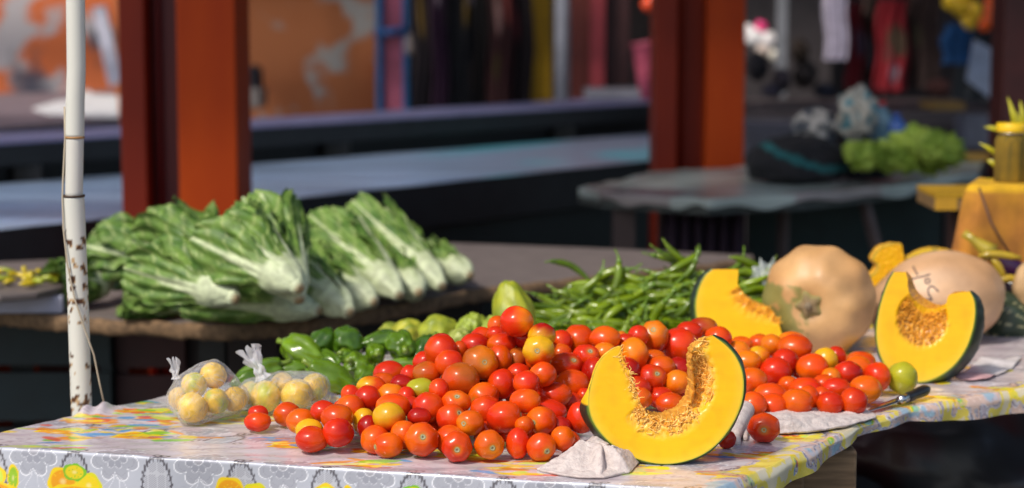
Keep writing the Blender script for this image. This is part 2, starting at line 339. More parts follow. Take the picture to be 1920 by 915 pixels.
# ---------------------------------------------------------------- table with clear plastic sheet, right
zp = .90
pts = [(1085,352),(1130,361),(1230,368),(1330,374),(1500,366),(1700,345),(1835,322),(1850,290),(1400,308),(1228,322)]
e = [PT(x, y, zp) for x, y in pts]
t = thing('side_table', 'low table under a crumpled clear plastic sheet in front of the far red column', 'table', (e[3].x, e[3].y, 0))
m = MB(); m.prism([(p.x,p.y+.02) for p in e], zp-.05, zp-.006, (.05,.06,.055)); obj('tabletop', m, M['generic'], t, smooth=False)
for p in (e[1], e[6], e[7], e[9]):
    c = sum(e, Vector())/len(e); p = p.lerp(c, .12); m = MB(); m.box(p.x-.035, p.x+.035, p.y-.035, p.y+.035, 0, zp-.052, (.06,.035,.03)); obj('leg', m, M['generic'], t, smooth=False)
front = e[:7]; back = [line(e[9], e[7], k/6) for k in range(7)]; back[2] = e[8].lerp(back[2], .5)
def polyl(L, s):
    s *= len(L)-1; i = min(int(s), len(L)-2); return L[i].lerp(L[i+1], s-i)
P = []; cols = []
for i in range(90):
    s = i/89; row = []
    for j in range(34):
        w = (j-5)/28
        p = polyl(front, s).lerp(polyl(back, s), max(w, 0)); z = zp+.006*nz(p, 9)+.003*nz(p, 30)
        if w < 0: z = zp-(-w)*.16*(1+.9*nz((s*14, 0, 2), 1))
        row.append(Vector((p.x, p.y-(.006 if w < 0 else 0), z)))
        k = .40+.24*nz(p, 5, 3); cols.append((k*.95, k*1.12, k*1.05) if nz(p, 3, 8) < .25 else (k*.8, k*.72, k*.7))
    P.append(row)
m = MB().grid(P, cols); obj('plastic_sheet', m, M['glossy'], t)
# purple cloth hanging below and tatters
m = MB(); P = []; a = PY(1245, 372, 6.35); b = PY(1400, 372, 6.35)
for i in range(14):
    P.append([Vector((a.x+(b.x-a.x)*j/50, 6.38+.03*math.sin(j*.8+i*.05), zp-.06-i*.045)) for j in range(51)])
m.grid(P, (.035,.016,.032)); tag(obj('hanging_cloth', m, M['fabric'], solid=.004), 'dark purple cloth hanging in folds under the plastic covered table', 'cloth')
for a, b, z, c, lab in ((430, 930, 7.6, (.010,.030,.028), 'dark green board under the long counter, left of the purple cloth'),):
    pass
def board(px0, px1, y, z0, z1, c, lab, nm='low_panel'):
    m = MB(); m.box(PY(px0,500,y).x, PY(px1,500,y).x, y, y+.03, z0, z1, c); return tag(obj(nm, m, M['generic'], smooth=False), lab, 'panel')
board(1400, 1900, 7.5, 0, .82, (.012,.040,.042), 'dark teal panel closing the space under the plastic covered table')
for (pa, pb, lab) in (((1620,375),(1690,640), 'slanting brown prop under the plastic covered table, right one'), ((1470,370),(1465,640), 'upright grey-brown prop under the plastic covered table')):
    p = PY(*pa, 6.6); q = PY(*pb, 6.6); m = MB(); m.tube([p, q], .022, 6, (.09,.06,.055)); tag(obj('wooden_prop', m, M['generic'], smooth=False), lab, 'prop')
# goods on that table ------------------------------------------------
def blob(mb, c, r, col, amp=.25, fr=3, seed=0, n=24, flat=None):
    c = Vector(c); P = []; cols = []
    for i in range(n+1):
        th = math.pi*i/n; row = []
        for j in range(n*2):
            ph = math.pi*j/n; d = Vector((math.sin(th)*math.cos(ph), math.sin(th)*math.sin(ph), math.cos(th)))
            k = 1+amp*nz(d, fr, seed)+amp*.5*nz(d, fr*3, seed); p = Vector((d.x*r[0]*k, d.y*r[1]*k, d.z*r[2]*k))
            q = c+p
            if flat is not None and q.z < flat: q.z = flat
            row.append(q); cols.append(col(d, q) if callable(col) else col)
        P.append(row)
    mb.grid(P, cols, closed=True); return mb
yb = 6.7
p = PY(1475, 300, yb); p.z = zp
bagc = lambda d, q: (.012,.12,.13) if abs(d.z*.9+d.x*.55-.15-.3*d.x*d.x) < .13 else (.010,.010,.013)
m = blob(MB(), (PY(1495,285,yb).x, yb, zp+.06), (.17,.14,.095), bagc, .18, 2.2, 1, flat=zp+.008)
tag(obj('duffel_bag', m, M['fabric']), 'black and teal soft bag slumped on the plastic covered table', 'bag')
pc = lambda d, q: (.42,.40,.38) if nz(q, 26, 2) > -.05 else (.07,.08,.10)
m = blob(MB(), (PY(1530,235,yb+.15).x, yb+.16, PY(1530,240,yb+.15).z), (.085,.06,.06), pc, .35, 2.6, 4)
tag(obj('patterned_bag', m, M['fabric']), 'crumpled pale bag with dark stripes behind the black and teal bag', 'bag')
pc2 = lambda d, q: (.45,.43,.38) if nz(q, 24, 6) > -.16 else (.08,.26,.32)
m = blob(MB(), (PY(1607,215,yb+.1).x, yb+.12, PY(1607,215,yb+.1).z), (.062,.05,.085), pc2, .45, 2.6, 7)
tag(obj('cloth_bundle', m, M['fabric']), 'upright white bundle printed with turquoise behind the bunch of greens', 'bundle')
m = blob(MB(), (PY(1620,262,yb+.05).x, yb+.05, zp+.055), (.10,.09,.06), (.012,.013,.022), .2, 2, 3, flat=zp+.008)
tag(obj('dark_sack', m, M['fabric']), 'navy sack between the turquoise printed bundle and the greens', 'sack')
def bottle(px, pyb, pyt, y, r, c, capc, lab):
    a = PY(px, pyb, y); b = PY(px, pyt, y); h = b.z-a.z
    t = thing('drink_bottle', lab, 'bottle', a)
    m = MB(); m.tube([a+Vector((0,0,h*k)) for k in (0,.03,.55,.7,.82,.86)], [r*.9,r,r,r*.8,r*.35,r*.35], 14, c); obj('bottle_body', m, M['glossy'], t)
    m = MB(); m.tube([a+Vector((0,0,h*k)) for k in (.865,1)], [r*.42,r*.42], 12, capc); obj('cap', m, M['glossy'], t)
bottle(1650, 262, 188, yb+.22, .042, (.16,.28,.36), (.55,.03,.03), 'pale blue bottle with a red cap beside the turquoise printed bundle')
bottle(1680, 262, 213, yb+.20, .034, (.05,.13,.42), (.06,.14,.5), 'small blue bottle just left of the bunch of greens')
# bunch of greens
t = thing('lettuce_bunch', 'bright green bunch of leafy greens on the plastic covered table', 'greens', PT(1700, 318, zp))
for k, (px, py, r) in enumerate(((1622,292,.058),(1665,292,.060),(1718,272,.078),(1758,276,.070),(1690,300,.055),(1742,296,.066),(1605,280,.040),(1780,292,.045))):
    gc = lambda d, q: tuple(Vector((.42,.56,.08)).lerp(Vector((.22,.34,.03)), max(0, min(1, .5+1.6*nz(q, 22, 3)))))
    c = PY(px, py, 6.55+.05*(k % 3)); m = MB(); n = 30
    blob(m, c, (r*1.05, r*.8, r*.72), gc, .55, 3.2, k*3.1, n=26, flat=zp+.012); obj('leaf_cluster', m, M['leaf'], t)
m = MB(); q = PT(1822, 304, zp); m.box(q.x-.10, q.x+.08, q.y-.06, q.y+.12, zp+.008, zp+.03, (.50,.30,.06)); tag(obj('yellow_carton', m, M['generic'], smooth=False, bevel=.005), 'flat yellow carton at the right end of the plastic covered table', 'carton')
# dark tables and goods far right
m = MB(); m.box(PY(1400,200,9.2).x, PY(1890,200,9.2).x, 9.2, 10.4, .93, 1.0, (.09,.07,.075)); t = tag(obj('dark_stall_table', m, M['generic'], smooth=False), 'wide dark table far behind the bunch of greens', 'table')
m = MB(); m.box(PY(1396,200,8.2).x, PY(1530,200,8.2).x, 8.2, 8.8, .85, .99, (.17,.16,.19)); tag(obj('grey_box', m, M['generic'], smooth=False, bevel=.01), 'long grey box right of the far red column', 'box')
m = MB(); m.box(PY(1775,200,9.0).x, PY(1838,200,9.0).x, 9.3, 9.6, 1.002, 1.03, (.35,.20,.04)); tag(obj('ochre_carton', m, M['generic'], smooth=False), 'small ochre carton lying on the wide dark table', 'carton')
m = MB(); m.box(PY(1800,200,8.9).x, PY(1862,200,8.9).x, 8.8, 9.0, .86, 1.0, (.14,.15,.20)); tag(obj('blue_grey_crate', m, M['generic'], smooth=False), 'blue-grey crate below the white board, right of the greens', 'crate')
def slab4(pp, y, y2, th, c, nm, lab, cat, mt=None):
    q = [PY(px, py, y if i < 2 else y2) for i, (px, py) in enumerate(pp)]
    m = MB(); m.add(q+[p+Vector((0, th, 0)) for p in q], [(0,1,2,3),(7,6,5,4),(0,4,5,1),(1,5,6,2),(2,6,7,3),(3,7,4,0)], c)
    return tag(obj(nm, m, mt or M['generic'], smooth=False), lab, cat)
slab4([(1828,75),(1878,100),(1864,190),(1813,150)], 9.4, 9.2, .03, (.40,.45,.58), 'white_board', 'tilted pale blue-white board near the right edge', 'board')
garment(1548, 1592, -80, 112, 10.6, (.50,.46,.60), 'white-lilac cloth hanging in a point beside the red garments', cat='cloth', nm='white_cloth', group=None)
garment(1590, 1622, 5, 170, 10.8, (.20,.008,.018), 'deep red garment immediately right of the white-lilac cloth', [(.6,.45,.25,(.10,.08,.14))], group='red clothes hanging far right')
garment(1618, 1645, -60, 150, 10.9, (.05,.028,.024), 'brown-black garment between the two deep red ones', [(.5,.75,.25,(.16,.17,.22))], group='red clothes hanging far right')
garment(1642, 1706, 0, 170, 10.8, (.26,.006,.016), 'wide deep red garment with a dark patterned middle', [(.6,.45,.28,(.08,.05,.03)), (.55,.8,.15,(.22,.20,.26)), (.3,.6,.15,(.16,.03,.03))], group='red clothes hanging far right')
garment(1706, 1765, -80, 165, 10.9, (.055,.030,.028), 'dark brown garment right of the wide red one', [(.3,.1,.3,(.12,.08,.09)), (.3,.6,.14,(.10,.08,.05))], group='red clothes hanging far right')
garment(1768, 1822, 45, 120, 10.4, (.012,.085,.26), 'bright blue cloth hanging below the yellow flowers', cat='cloth', nm='blue_cloth', group=None)
garment(1790, 1880, 60, 190, 10.9, (.016,.022,.032), 'dark slate garment behind the tilted pale board', group='red clothes hanging far right')
post('grey_pole', 1457, 1476, 10.5, (.22,.23,.26), 'pale grey pole right of the shining white packets', 'pole', z0=1.0)
post('brown_backdrop', 1396, 1560, 11.6, (.06,.05,.055), 'dull brown-grey hanging behind the pale grey pole', 'backdrop')
t = thing('foil_packets', 'cluster of shining white and pink packets catching the sun', 'packets', PY(1430, 105, 10.9))
for k, (px, py, r, c) in enumerate(((1402,58,.035,(.95,.93,.95)),(1415,70,.05,(.95,.93,.95)),(1440,75,.045,(.95,.9,.92)),(1426,52,.035,(.9,.05,.25)),(1452,103,.03,(.9,.85,.75)),(1430,92,.04,(.85,.7,.62)))):
    obj('packet', blob(MB(), PY(px, py, 10.9), (r, r*.6, r), c, .3, 3, k, n=10), M['glossy'], t)
t = thing('hanging_bouquet', 'bunch of yellow flowers with dark gaps hanging at the upper right', 'flowers', PY(1805, 60, 9.8))
for k, (px, py, r) in enumerate(((1788,0,.05),(1800,12,.045),(1828,18,.035),(1818,45,.03),(1812,38,.028),(1808,-12,.05),(1795,-8,.04),(1830,28,.03))):
    obj('bloom', blob(MB(), PY(px, py, 9.8), (r, r*.7, r), (.90,.58,.03), .35, 4, k, n=10), M['glossy'], t)
t = thing('orange_bouquet', 'vivid orange bouquet hanging beside the dark maroon post', 'flowers', PY(1858, 60, 9.6))
for k, (px, py, r) in enumerate(((1868,-5,.055),(1864,15,.05),(1855,35,.04),(1846,48,.03))):
    obj('bloom', blob(MB(), PY(px, py, 9.6), (r, r*.7, r), (1.0,.13,.01), .35, 4, k, n=10), M['glossy'], t)
for k, (px, py, w, h, c, lab) in enumerate(((1420,125,36,50,(.02,.018,.024),'dark lumpy parcel under the shining packets'),(1465,150,30,40,(.05,.04,.055),'faint lilac-grey parcel left of the white-lilac cloth'),(1510,140,40,46,(.03,.022,.022),'dark brown parcel in the shadow of the far stall'),(1500,95,28,40,(.07,.045,.03),'brownish wrapped parcel below the pale pole'),(1447,170,34,24,(.06,.055,.09),'bluish parcel low beside the far red column'),(1545,170,34,26,(.02,.025,.05),'dark navy parcel under the white-lilac cloth'),(1760,165,40,30,(.14,.05,.04),'reddish brown strap lying on the wide dark table'))):
    c0 = PY(px, py, 9.9); tag(obj('wrapped_parcel', blob(MB(), c0, (mm(w, 9.9)/2*1.1, .12, mm(h, 9.9)/2*1.1), c, .25, 2.4, k*2.3, n=12), M['fabric']), lab, 'parcel', group='parcels on the far stall')
# ---------------------------------------------------------------- cabbage table
zk = .80
kp = [(-60,582),(60,590),(180,600),(330,607),(430,614),(520,606),(600,598),(700,580),(830,556),(905,541),(1000,532),(1120,520),(1260,505),(1412,488)]
ke = [PT(x, y, zk) for x, y in kp]
kb = [PT(1412, 479, zk), PT(1100, 465, zk), PT(850, 456, zk), Vector((-.75, 5.62, zk)), Vector((-1.9, 5.2, zk)), Vector((-1.9, 4.75, zk))]
t = thing('plank_table', 'grey plank table with a frayed brown edge carrying the leafy cabbages', 'table', (ke[4].x, ke[4].y, 0))
m = MB(); m.prism([(p.x, p.y+.006) for p in ke+kb], zk-.03, zk); obj('tabletop', m, M['wood2'], t, smooth=False)
m = MB(); P = []
for i in range(160):
    p = polyl(ke, i/159); row = []
    for j in range(9):
        a = -math.pi*.5+math.pi*1.0*j/8
        row.append(Vector((p.x, p.y-.012*math.cos(a)*(1+.5*nz(p, 30)), zk-.014+.018*math.sin(a)+.005*nz(p, 25, 2)-(.006 if j < 4 else 0)*nz(p, 60))))
    P.append(row)
m.grid(P); obj('burlap_edge', m, M['jute'], t)
for p in (ke[2], ke[8], ke[12], kb[2], kb[4]):
    c = Vector((-.4, 5.0, zk)); p = p.lerp(c, .42); m = MB(); m.box(p.x-.03, p.x+.03, p.y-.03, p.y+.03, 0, zk-.032); obj('leg', m, M['dark'], t, smooth=False)
# stuff in the dark below it
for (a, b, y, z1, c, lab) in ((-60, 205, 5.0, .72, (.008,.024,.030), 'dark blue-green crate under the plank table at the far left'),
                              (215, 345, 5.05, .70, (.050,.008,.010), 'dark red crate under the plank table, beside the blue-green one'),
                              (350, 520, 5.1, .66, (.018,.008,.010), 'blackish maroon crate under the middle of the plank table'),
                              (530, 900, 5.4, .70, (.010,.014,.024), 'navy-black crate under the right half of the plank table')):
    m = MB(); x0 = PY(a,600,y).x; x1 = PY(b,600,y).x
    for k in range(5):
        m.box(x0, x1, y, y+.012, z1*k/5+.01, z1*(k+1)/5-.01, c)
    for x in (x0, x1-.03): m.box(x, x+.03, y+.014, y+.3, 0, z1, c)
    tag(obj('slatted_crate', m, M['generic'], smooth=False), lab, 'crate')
# ---------------------------------------------------------------- leafy cabbages
GR = (Vector((.065,.15,.022)), Vector((.18,.30,.055)), Vector((.38,.47,.16)))
WH = Vector((.62,.68,.44))
def leaf(mb, base, ax, side, up, L, wmax, curl, seed, stalk=.37, bendup=.0, tone=0):
    n, w = 30, 19; P = []; cols = []
    for i in range(n):
        s = i/(n-1)
        if s < stalk: wd = .013+.019*min(1, s/stalk*1.6)
        else:
            q = (s-stalk)/(1-stalk); wd = .032+(wmax-.032)*math.sin(min(1, q*1.25)*math.pi/2)**.8*(1-max(0, (q-.62)/.38)**2.2*.85)
        rib = max(.003, .021*max(0, 1-s*1.02)**1.15)
        row = []
        for j in range(w):
            tt = (j-(w-1)/2)/((w-1)/2); x = wd*tt
            cr = max(0, s-stalk*.7)
            h = .016*tt*tt*(1-s*.6)-.022*math.sin(min(1, s/.20)*math.pi/2)+bendup*s*s*L+curl*cr*cr*.5
            h += (.016*nz((s*3.5, tt*1.5, seed), 1)+.004*nz((s*13, tt*5, seed), 1))*min(1, cr*3)*(abs(tt)**.7)
            h += .0045*math.sin(tt*15+seed+s*4)*min(1, cr*4); h += .006*math.sin(s*26+seed*3+tt*1.5)*abs(tt)**3*min(1, cr*3)
            e = 1+.06*nz((s*9, tt*.7+seed, 3), 1)*(abs(tt) > .7)
            p = base+ax*(L*s)+side*(x*e)+up*h
            row.append(p)
            g = GR[0].lerp(GR[1], max(0, min(1, .5+1.3*nz((s*6, tt*3, seed+4), 1)+tone)))
            vein = abs(math.sin((s*16-abs(tt)*4.2)))
            if vein < .22 and s > stalk: g = g.lerp(GR[2], .7)
            if s < stalk+.15: g = g.lerp(GR[2], max(0, 1-(s-stalk*.6)/.2)*.6 if s > stalk*.6 else .6)
            k = max(0, min(1, (rib*1.25-abs(x))/(rib*.35)))
            if s < stalk*.75: k = max(k, .85 if abs(tt) < .93 else .5)
            cols.append(tuple(g.lerp(WH.lerp(Vector((.50,.60,.28)), s*.6), k)))
        P.append(row)
    mb.grid(P, cols)
def cabbage(bpx, bpy, zb, tpx, tpy, lab, L=.40, nl=9, spread=1.0, near=False, zmin=.86, seed=0):
    base = PT(bpx, bpy, zb); d = ray(tpx, tpy)
    # tip on its own sight line at distance L
    if True: tpx -= 14; tpy += 30
    d = ray(tpx, tpy)
    oc = O0-base; A = d.dot(d); B = 2*oc.dot(d); C = oc.dot(oc)-L*L; D = B*B-4*A*C
    s = -B/(2*A) if D < 0 else (-B+(-1 if near else 1)*math.sqrt(D))/(2*A)
    tip = O0+d*s
    if tip.z < zmin: tip = PT(tpx, tpy, zmin)
    ax = (tip-base); Lr = ax.length; ax.normalize()
    sd = ax.cross(Vector((0,0,1))).normalized(); up = sd.cross(ax).normalized()
    if up.z < 0: up = -up; sd = -sd
    t = thing('leaf_cabbage', lab, 'cabbage', Vector((base.x, base.y, TZ-.003)), 'leafy cabbages laid out on the plank table')
    rnd = random.Random(seed*13+5)
    for k in range(nl):
        a = 2*math.pi*k/nl*1.0+rnd.uniform(-.3, .3); out = sd*math.cos(a)+up*math.sin(a)
        sp = (.08+.13*rnd.random())*spread*(.6 if math.sin(a) > .3 else 1)
        out2 = sd*math.cos(a)+up*math.sin(a)*.6; lax = (ax+out2*sp*(1.0 if math.sin(a) > -.3 else .35)).normalized()
        ls = lax.cross(out).normalized(); lu = -out
        mb = MB(); leaf(mb, base+out*(.012 if k % 2 else .006), lax, ls, lu, Lr*rnd.uniform(.74, .92), rnd.uniform(.044,.066)*spread**.6, rnd.uniform(-.02,.05), seed*7.3+k*1.9, bendup=rnd.uniform(-.14,-.02), tone=rnd.uniform(-.25,.3))
        for i, q in enumerate(mb.v):
            if q.z < zk+.004: q.z = zk+.004+.004*(nz(q, 20)+1)
        obj('leaf', mb, M['leaf'], t)
    def bc(dd, q): return tuple(Vector((.50,.46,.30)).lerp(Vector((.30,.18,.08)), max(0, -dd.dot(ax)*1.4-.55)))
    mb = blob(MB(), base+ax*.008, (.017,.017,.017), lambda dd, q: tuple(WH.lerp(Vector((.36,.24,.12)), max(0, min(1, -dd.dot(ax)*2.2-1.1)))), .12, 2, seed, n=14)
    obj('root_end', mb, M['leaf'], t)
cb = [
 (880,516,.845,795,446,'small leafy cabbage at the right end of the row',.22,7,.8),
 (828,536,.845,690,372,'tall leafy cabbage second from the right end of the row',.40,8,.8),
 (785,548,.84,735,455,'half hidden cabbage third from the right end, under the tall one',.30,7,.7),
 (748,553,.845,605,382,'long pale-ribbed cabbage with its tip standing above its neighbours in the middle of the row',.42,8,.9),
 (700,566,.84,560,470,'cabbage with thick white stalks, left of the long pale-ribbed one',.34,8,.9),
 (655,585,.84,500,430,'white-stalked cabbage lying close to the burlap edge, near the middle of the row',.40,8,1.),
 (596,582,.84,390,490,'cabbage pointing left with splayed white stalks at the near corner of the plank table',.34,9,1.35),
 (560,560,.90,485,350,'dark leaved cabbage standing highest against the counter',.36,9,1.3),
 (430,498,.93,300,385,'broad leaved cabbage on top of the left heap, its leaves over the near red column',.30,8,1.7),
 (390,560,.84,215,520,'cabbage with one horizontal pale stalk at the front of the left heap',.28,8,1.35),
 (440,560,.90,290,450,'cabbage lying in the middle of the left heap',.30,8,1.6),
 (208,530,.85,88,508,'leftmost cabbage, mostly behind the white pole',.19,8,.9),
 (330,500,.90,185,430,'cabbage at the back of the left heap beside the white pole',.28,8,1.6),
 (560,540,.93,420,400,'bushy cabbage behind the near corner, in front of the red column edge',.30,9,1.5),
]
for i, (a, b, z, c, d_, lab, L, nl, sp) in enumerate(cb): cabbage(a, b, z, c, d_, lab, L, nl, sp, seed=i+1)
# tray of yellow chillies at the far left, on a stand above the plank table
a = PY(-80, 548, 4.42); b = PY(120, 516, 4.42); zt_ = a.z
t = thing('chilli_tray', 'shallow grey tray of small yellow chillies at the left edge', 'tray', (a.x, 4.6, zt_-.02))
m = MB(); e = [PY(-120,550,4.4), PY(0,552,4.35), PY(70,540,4.4), PY(120,520,4.5), PY(105,514,4.7), PY(-120,512,4.75)]
zz = sum(p.z for p in e)/6
m.prism([(p.x,p.y) for p in e], zz-.02, zz-.004, (.16,.13,.12)); obj('tray_base', m, M['generic'], t, smooth=False, bevel=.004)
m = MB(); m.box(-1.32, -1.02, 4.47, 4.62, zk+.002, zz-.022, (.42,.42,.52)); tag(obj('tray_block', m, M['generic'], smooth=False, bevel=.006), 'pale block holding up the tray of yellow chillies', 'block')
for k in range(46):
    x = random.uniform(-1.32, -1.045); y = random.uniform(4.42, 4.62); z = zz+.004+random.uniform(0, .018)
    an = random.uniform(0, 6.28); L = random.uniform(.03,.045); dx = Vector((math.cos(an), math.sin(an), random.uniform(-.1,.3)))*L/2
    m = MB(); c = Vector((x, y, z)); m.tube([c-dx, c-dx*.4+Vector((0,0,.002)), c+dx*.4, c+dx], [.003,.007,.006,.001], 8, random.choice([(.65,.50,.02),(.75,.55,.02),(.40,.45,.03)]))
    tag(obj('yellow_chilli', m, M['pepper']), 'small yellow chilli among many in the tray at the left edge', 'chilli', group='yellow chillies in the tray')
# ---------------------------------------------------------------- front table and its oilcloth
Acn = PT(-98, 832); Ccn = PT(1330, 920)
Rp = [Ccn, PT(1440, 873), PT(1520, 838), PT(1600, 797), PT(1700, 764), PT(1800, 747), PT(1920, 727), PT(2060, 700), Vector((1.55, 4.5, TZ))]
Ld = (PT(310, 743)-Acn).normalized(); Bl = Acn+Ld*1.85; Br = Rp[-1]
def coons(u, v):
    Fu = Acn.lerp(Ccn, u); Bu = Bl.lerp(Br, u); Lv = Acn.lerp(Bl, v); Rv = polyl(Rp, v)
    return (Fu*(1-v)+Bu*v)+(Lv*(1-u)+Rv*u)-(Acn*(1-u)*(1-v)+Ccn*u*(1-v)+Bl*(1-u)*v+Br*u*v)
t = thing('market_table', 'rough wooden market table under the fruit-patterned oilcloth', 'table', ((Acn.x+Br.x)/2, 3.7, 0))
ring = [coons(u, .012) for u in (.01,.33,.66,.985)]+[coons(.985, v) for v in [k/24 for k in range(1, 24)]]+[coons(.985,.985), coons(.01,.985)]
m = MB(); m.prism([(p.x,p.y) for p in ring], TZ-.030, TZ-.006); obj('tabletop', m, M['wood'], t, smooth=False)
for (u, v) in ((.06,.06),(.90,.10),(.90,.9),(.06,.9)):
    p = coons(u, v); m = MB(); m.box(-.045,.045,-.045,.045,0,TZ-.032, rot=Matrix.Rotation(-.25,3,'Z'), at=(p.x,p.y,0)); obj('leg', m, M['wood'], t, smooth=False, bevel=.004)
p = PT(1562, 848, TZ-.035); R_ = Matrix.Rotation(.62, 3, 'Z')
m = MB(); m.box(-.12,.028,-.035,.035,-.30,0, rot=Matrix.Rotation(.0,3,'Z'), at=(p.x+.015,p.y+.05,p.z-.0)); obj('beam', m, M['wood'], t, smooth=False, bevel=.006)
m = MB(); a = PT(1483, 870, TZ-.04); m.box(-.03,.03,-.03,.03,-.74,0, at=(a.x,a.y+.08,a.z)); obj('leg', m, M['wood'], t, smooth=False, bevel=.005)
# oilcloth mesh with its printed pattern
NU0, NU, NU1 = 10, 640, 26; NV0, NV = 84, 470; LU = (Ccn-Acn).length; LV = 1.9; DR = .135
fo = Vector((Ccn.y-Acn.y, Acn.x-Ccn.x, 0)).normalized()
if fo.y > 0: fo = -fo
hem = [(0,.060),(.06,.036),(.13,.030),(.19,.020),(.26,.020),(.34,.030),(.40,.036),(.55,.03),(1,.03)]
hv = [0]+[1/8*k for k in range(1, 9)]
hemv = [.055,.034,.030,.017,.020,.032,.036,.034,.034]
pole_p = PT(158, 768)
us = np.concatenate([np.linspace(-.05,0,NU0,endpoint=False), np.linspace(0,1,NU,endpoint=False), 1+np.linspace(0,1,NU1)])
vs_ = np.concatenate([-np.linspace(DR,0,NV0,endpoint=False), np.linspace(0,1,NV)*1.0])
verts = []; UV = []
for v in vs_:
    vc = max(0, v)**1.15 if v > 0 else 0
    for u in us:
        uc = min(1, max(0, u)); p = coons(uc, vc); x, y, z = p
        drop = 0
        if v < 0:
            d = -v; q = min(d, .008); o_ = .006*math.sin(q/.008*math.pi/2); drop = max(0, d-.004); s = uc*LU
            o_ += .012*(d/DR)*math.sin(s*9+.6)+.006*math.sin(s*23)*(d/DR)
            x += fo.x*o_; y += fo.y*o_
        if u > 1:
            hh = float(np.interp(vc, hv, hemv)); d = (u-1)*hh*1.3; a = polyl(Rp, min(1, vc+.01)); b = polyl(Rp, max(0, vc-.01)); tn = (a-b).normalized(); no = Vector((tn.y, -tn.x, 0))
            if no.x < 0: no = -no
            ov = .010*math.sin(min(1, (u-1)*2.2)*math.pi/2)+.004*math.sin(vc*60)*(u-1)
            if vc > .28: ov *= 1
            x += no.x*ov; y += no.y*ov; drop = max(drop, max(0, d-.003))
        if u < 0: drop = max(drop, (-u/.05)*.04); x -= .004
        z -= drop
        y += .0022*noise.noise((x*14, 3.3, 0)) if v < .02 else 0
        if drop == 0:
            z += .0016*noise.noise((x*9, y*16, 0))+.0010*noise.noise((x*30, y*45, 3))
            z += .0022*max(0, noise.noise((x*5+y*3, y*28, 9)))
        e = ((x-pole_p.x)**2+(y-pole_p.y)**2)/.0016
        z += .020*math.exp(-e*.8)*(1+.4*math.sin(x*220)) if e < 8 else 0
        verts.append((x, y, z))
        UV.append((uc*LU+(max(0, u-1)*.045), vc*LV if v >= 0 else v))
UV = np.array(UV); n_u = len(us); n_v = len(vs_)
XY = np.array(verts)
def vnoise(x, y, seed=0):
    xi = np.floor(x).astype(int); yi = np.floor(y).astype(int); fx = x-xi; fy = y-yi; fx = fx*fx*(3-2*fx); fy = fy*fy*(3-2*fy)
    def h(a, b): 
        n = (a*374761393+b*668265263+seed*974711) & 0x7fffffff; n = ((n ^ (n >> 13))*1274126177) & 0x7fffffff
        return ((n ^ (n >> 16)) & 0xffff)/65535.
    return (h(xi,yi)*(1-fx)+h(xi+1,yi)*fx)*(1-fy)+(h(xi,yi+1)*(1-fx)+h(xi+1,yi+1)*fx)*fy
def fb(x, y, s=0): return .55*vnoise(x, y, s)+.3*vnoise(x*2.1, y*2.1, s+1)+.15*vnoise(x*4.3, y*4.3, s+2)
U = UV[:,0]; V = -UV[:,1]                        # V grows downwards on the front, negative on the top
top = (V <= 0)
Uw = U+np.where(top, .010*(fb(U*14, V*14, 4)-.5), 0); Vw = V+np.where(top, .012*(fb(U*11, V*11, 8)-.5), 0)
col = np.tile(np.array([.48,.50,.56]), (len(U), 1))
tint = fb(U*12, V*12, 1)[:,None]
col = col*(1-.0)+0
topbase = np.array([.64,.57,.57])*(1-tint*.5)+np.array([.40,.33,.40])*tint*.5
col = np.where(top[:,None], topbase, col*(.9+.2*tint))
def put(mask, c, a=1.0):
    global col
    k = (np.clip(mask, 0, 1)*a)[:,None]; col = col*(1-k)+np.array(c)*k
def sm(x, w): return np.clip(.5-x/w, 0, 1)
PU = .140; PV = .205; px = .0011
du = 1230/PU
# u of a motif from its place in the photograph: flowers at x = 215+168k
uf0 = ((PT(215, 853)-Acn).length) % PU
fu = (Uw-uf0+PU/2) % PU-PU/2; row = np.floor((Vw+PV*.6)/PV); fv = (Vw+PV*.6) % PV-PV*.6
kk = np.floor((Uw-uf0+PU/2)/PU)
# lace flower
r = np.hypot(fu, (fv-.004)); th = np.arctan2(fv-.004, fu)
Rf = .043*(.58+.42*np.abs(np.sin(th*4))**.5)
put(sm(r-Rf, px*1.2), (.26,.26,.30), .38)
put(sm(np.abs(r-Rf)-.0009, px), (.88,.89,.93), .95)
put(sm(np.abs(r-Rf*.80)-.0004, px), (.25,.25,.30), .5)
Ri = Rf*.52
put(sm(r-Ri, px*1.2)*(np.abs(np.sin(th*4)) > .25), (.32,.33,.38), .8)
put(sm(np.abs(r-Ri)-.0005, px), (.8,.8,.85), .8)
put(sm(r-.0085, px), (.36,.36,.40)); put(sm(np.abs(r-.0085)-.0005, px), (.85,.85,.9))
# stalks of the flower
for a in (-.35, .35, -.8, .8):
    x = fu-a*(fv-.03)*1.0; put(sm(np.abs(x-.002*np.sin(fv*180))-.0005, px)*((fv > .035) & (fv < .075)), (.8,.8,.85), .8)
# wreath arches between flowers
au = (Uw-uf0) % PU-PU/2; av = fv-.050; aq = np.hypot(au/.024, av/.046); at_ = np.arctan2(av/.046, au/.024)
kin = np.floor((Uw-uf0)/PU)
dots = ((np.sin(U*2*np.pi/.0034)*np.sin(V*2*np.pi/.0034)) > .15)
put(sm(aq-.86, .05), (.52,.53,.57), .9); put(sm(aq-.86, .05)*dots, (.28,.28,.33), .75)
ser = .045+.10*np.maximum(0, np.sin(at_*26+np.sign(au)*aq*9))
put(sm(np.abs(aq-1)-ser, .06)*(av < .02), (.06,.05,.06), .85)
put(sm(np.abs(np.hypot(np.abs(au)-.036, av-.018)-.006)-.0011, px), (.04,.035,.04), .9)
put(sm(np.abs(np.hypot(np.abs(au)-.006, av+.058)-.006)-.002, px)*(av < -.05), (.04,.035,.04), .9)
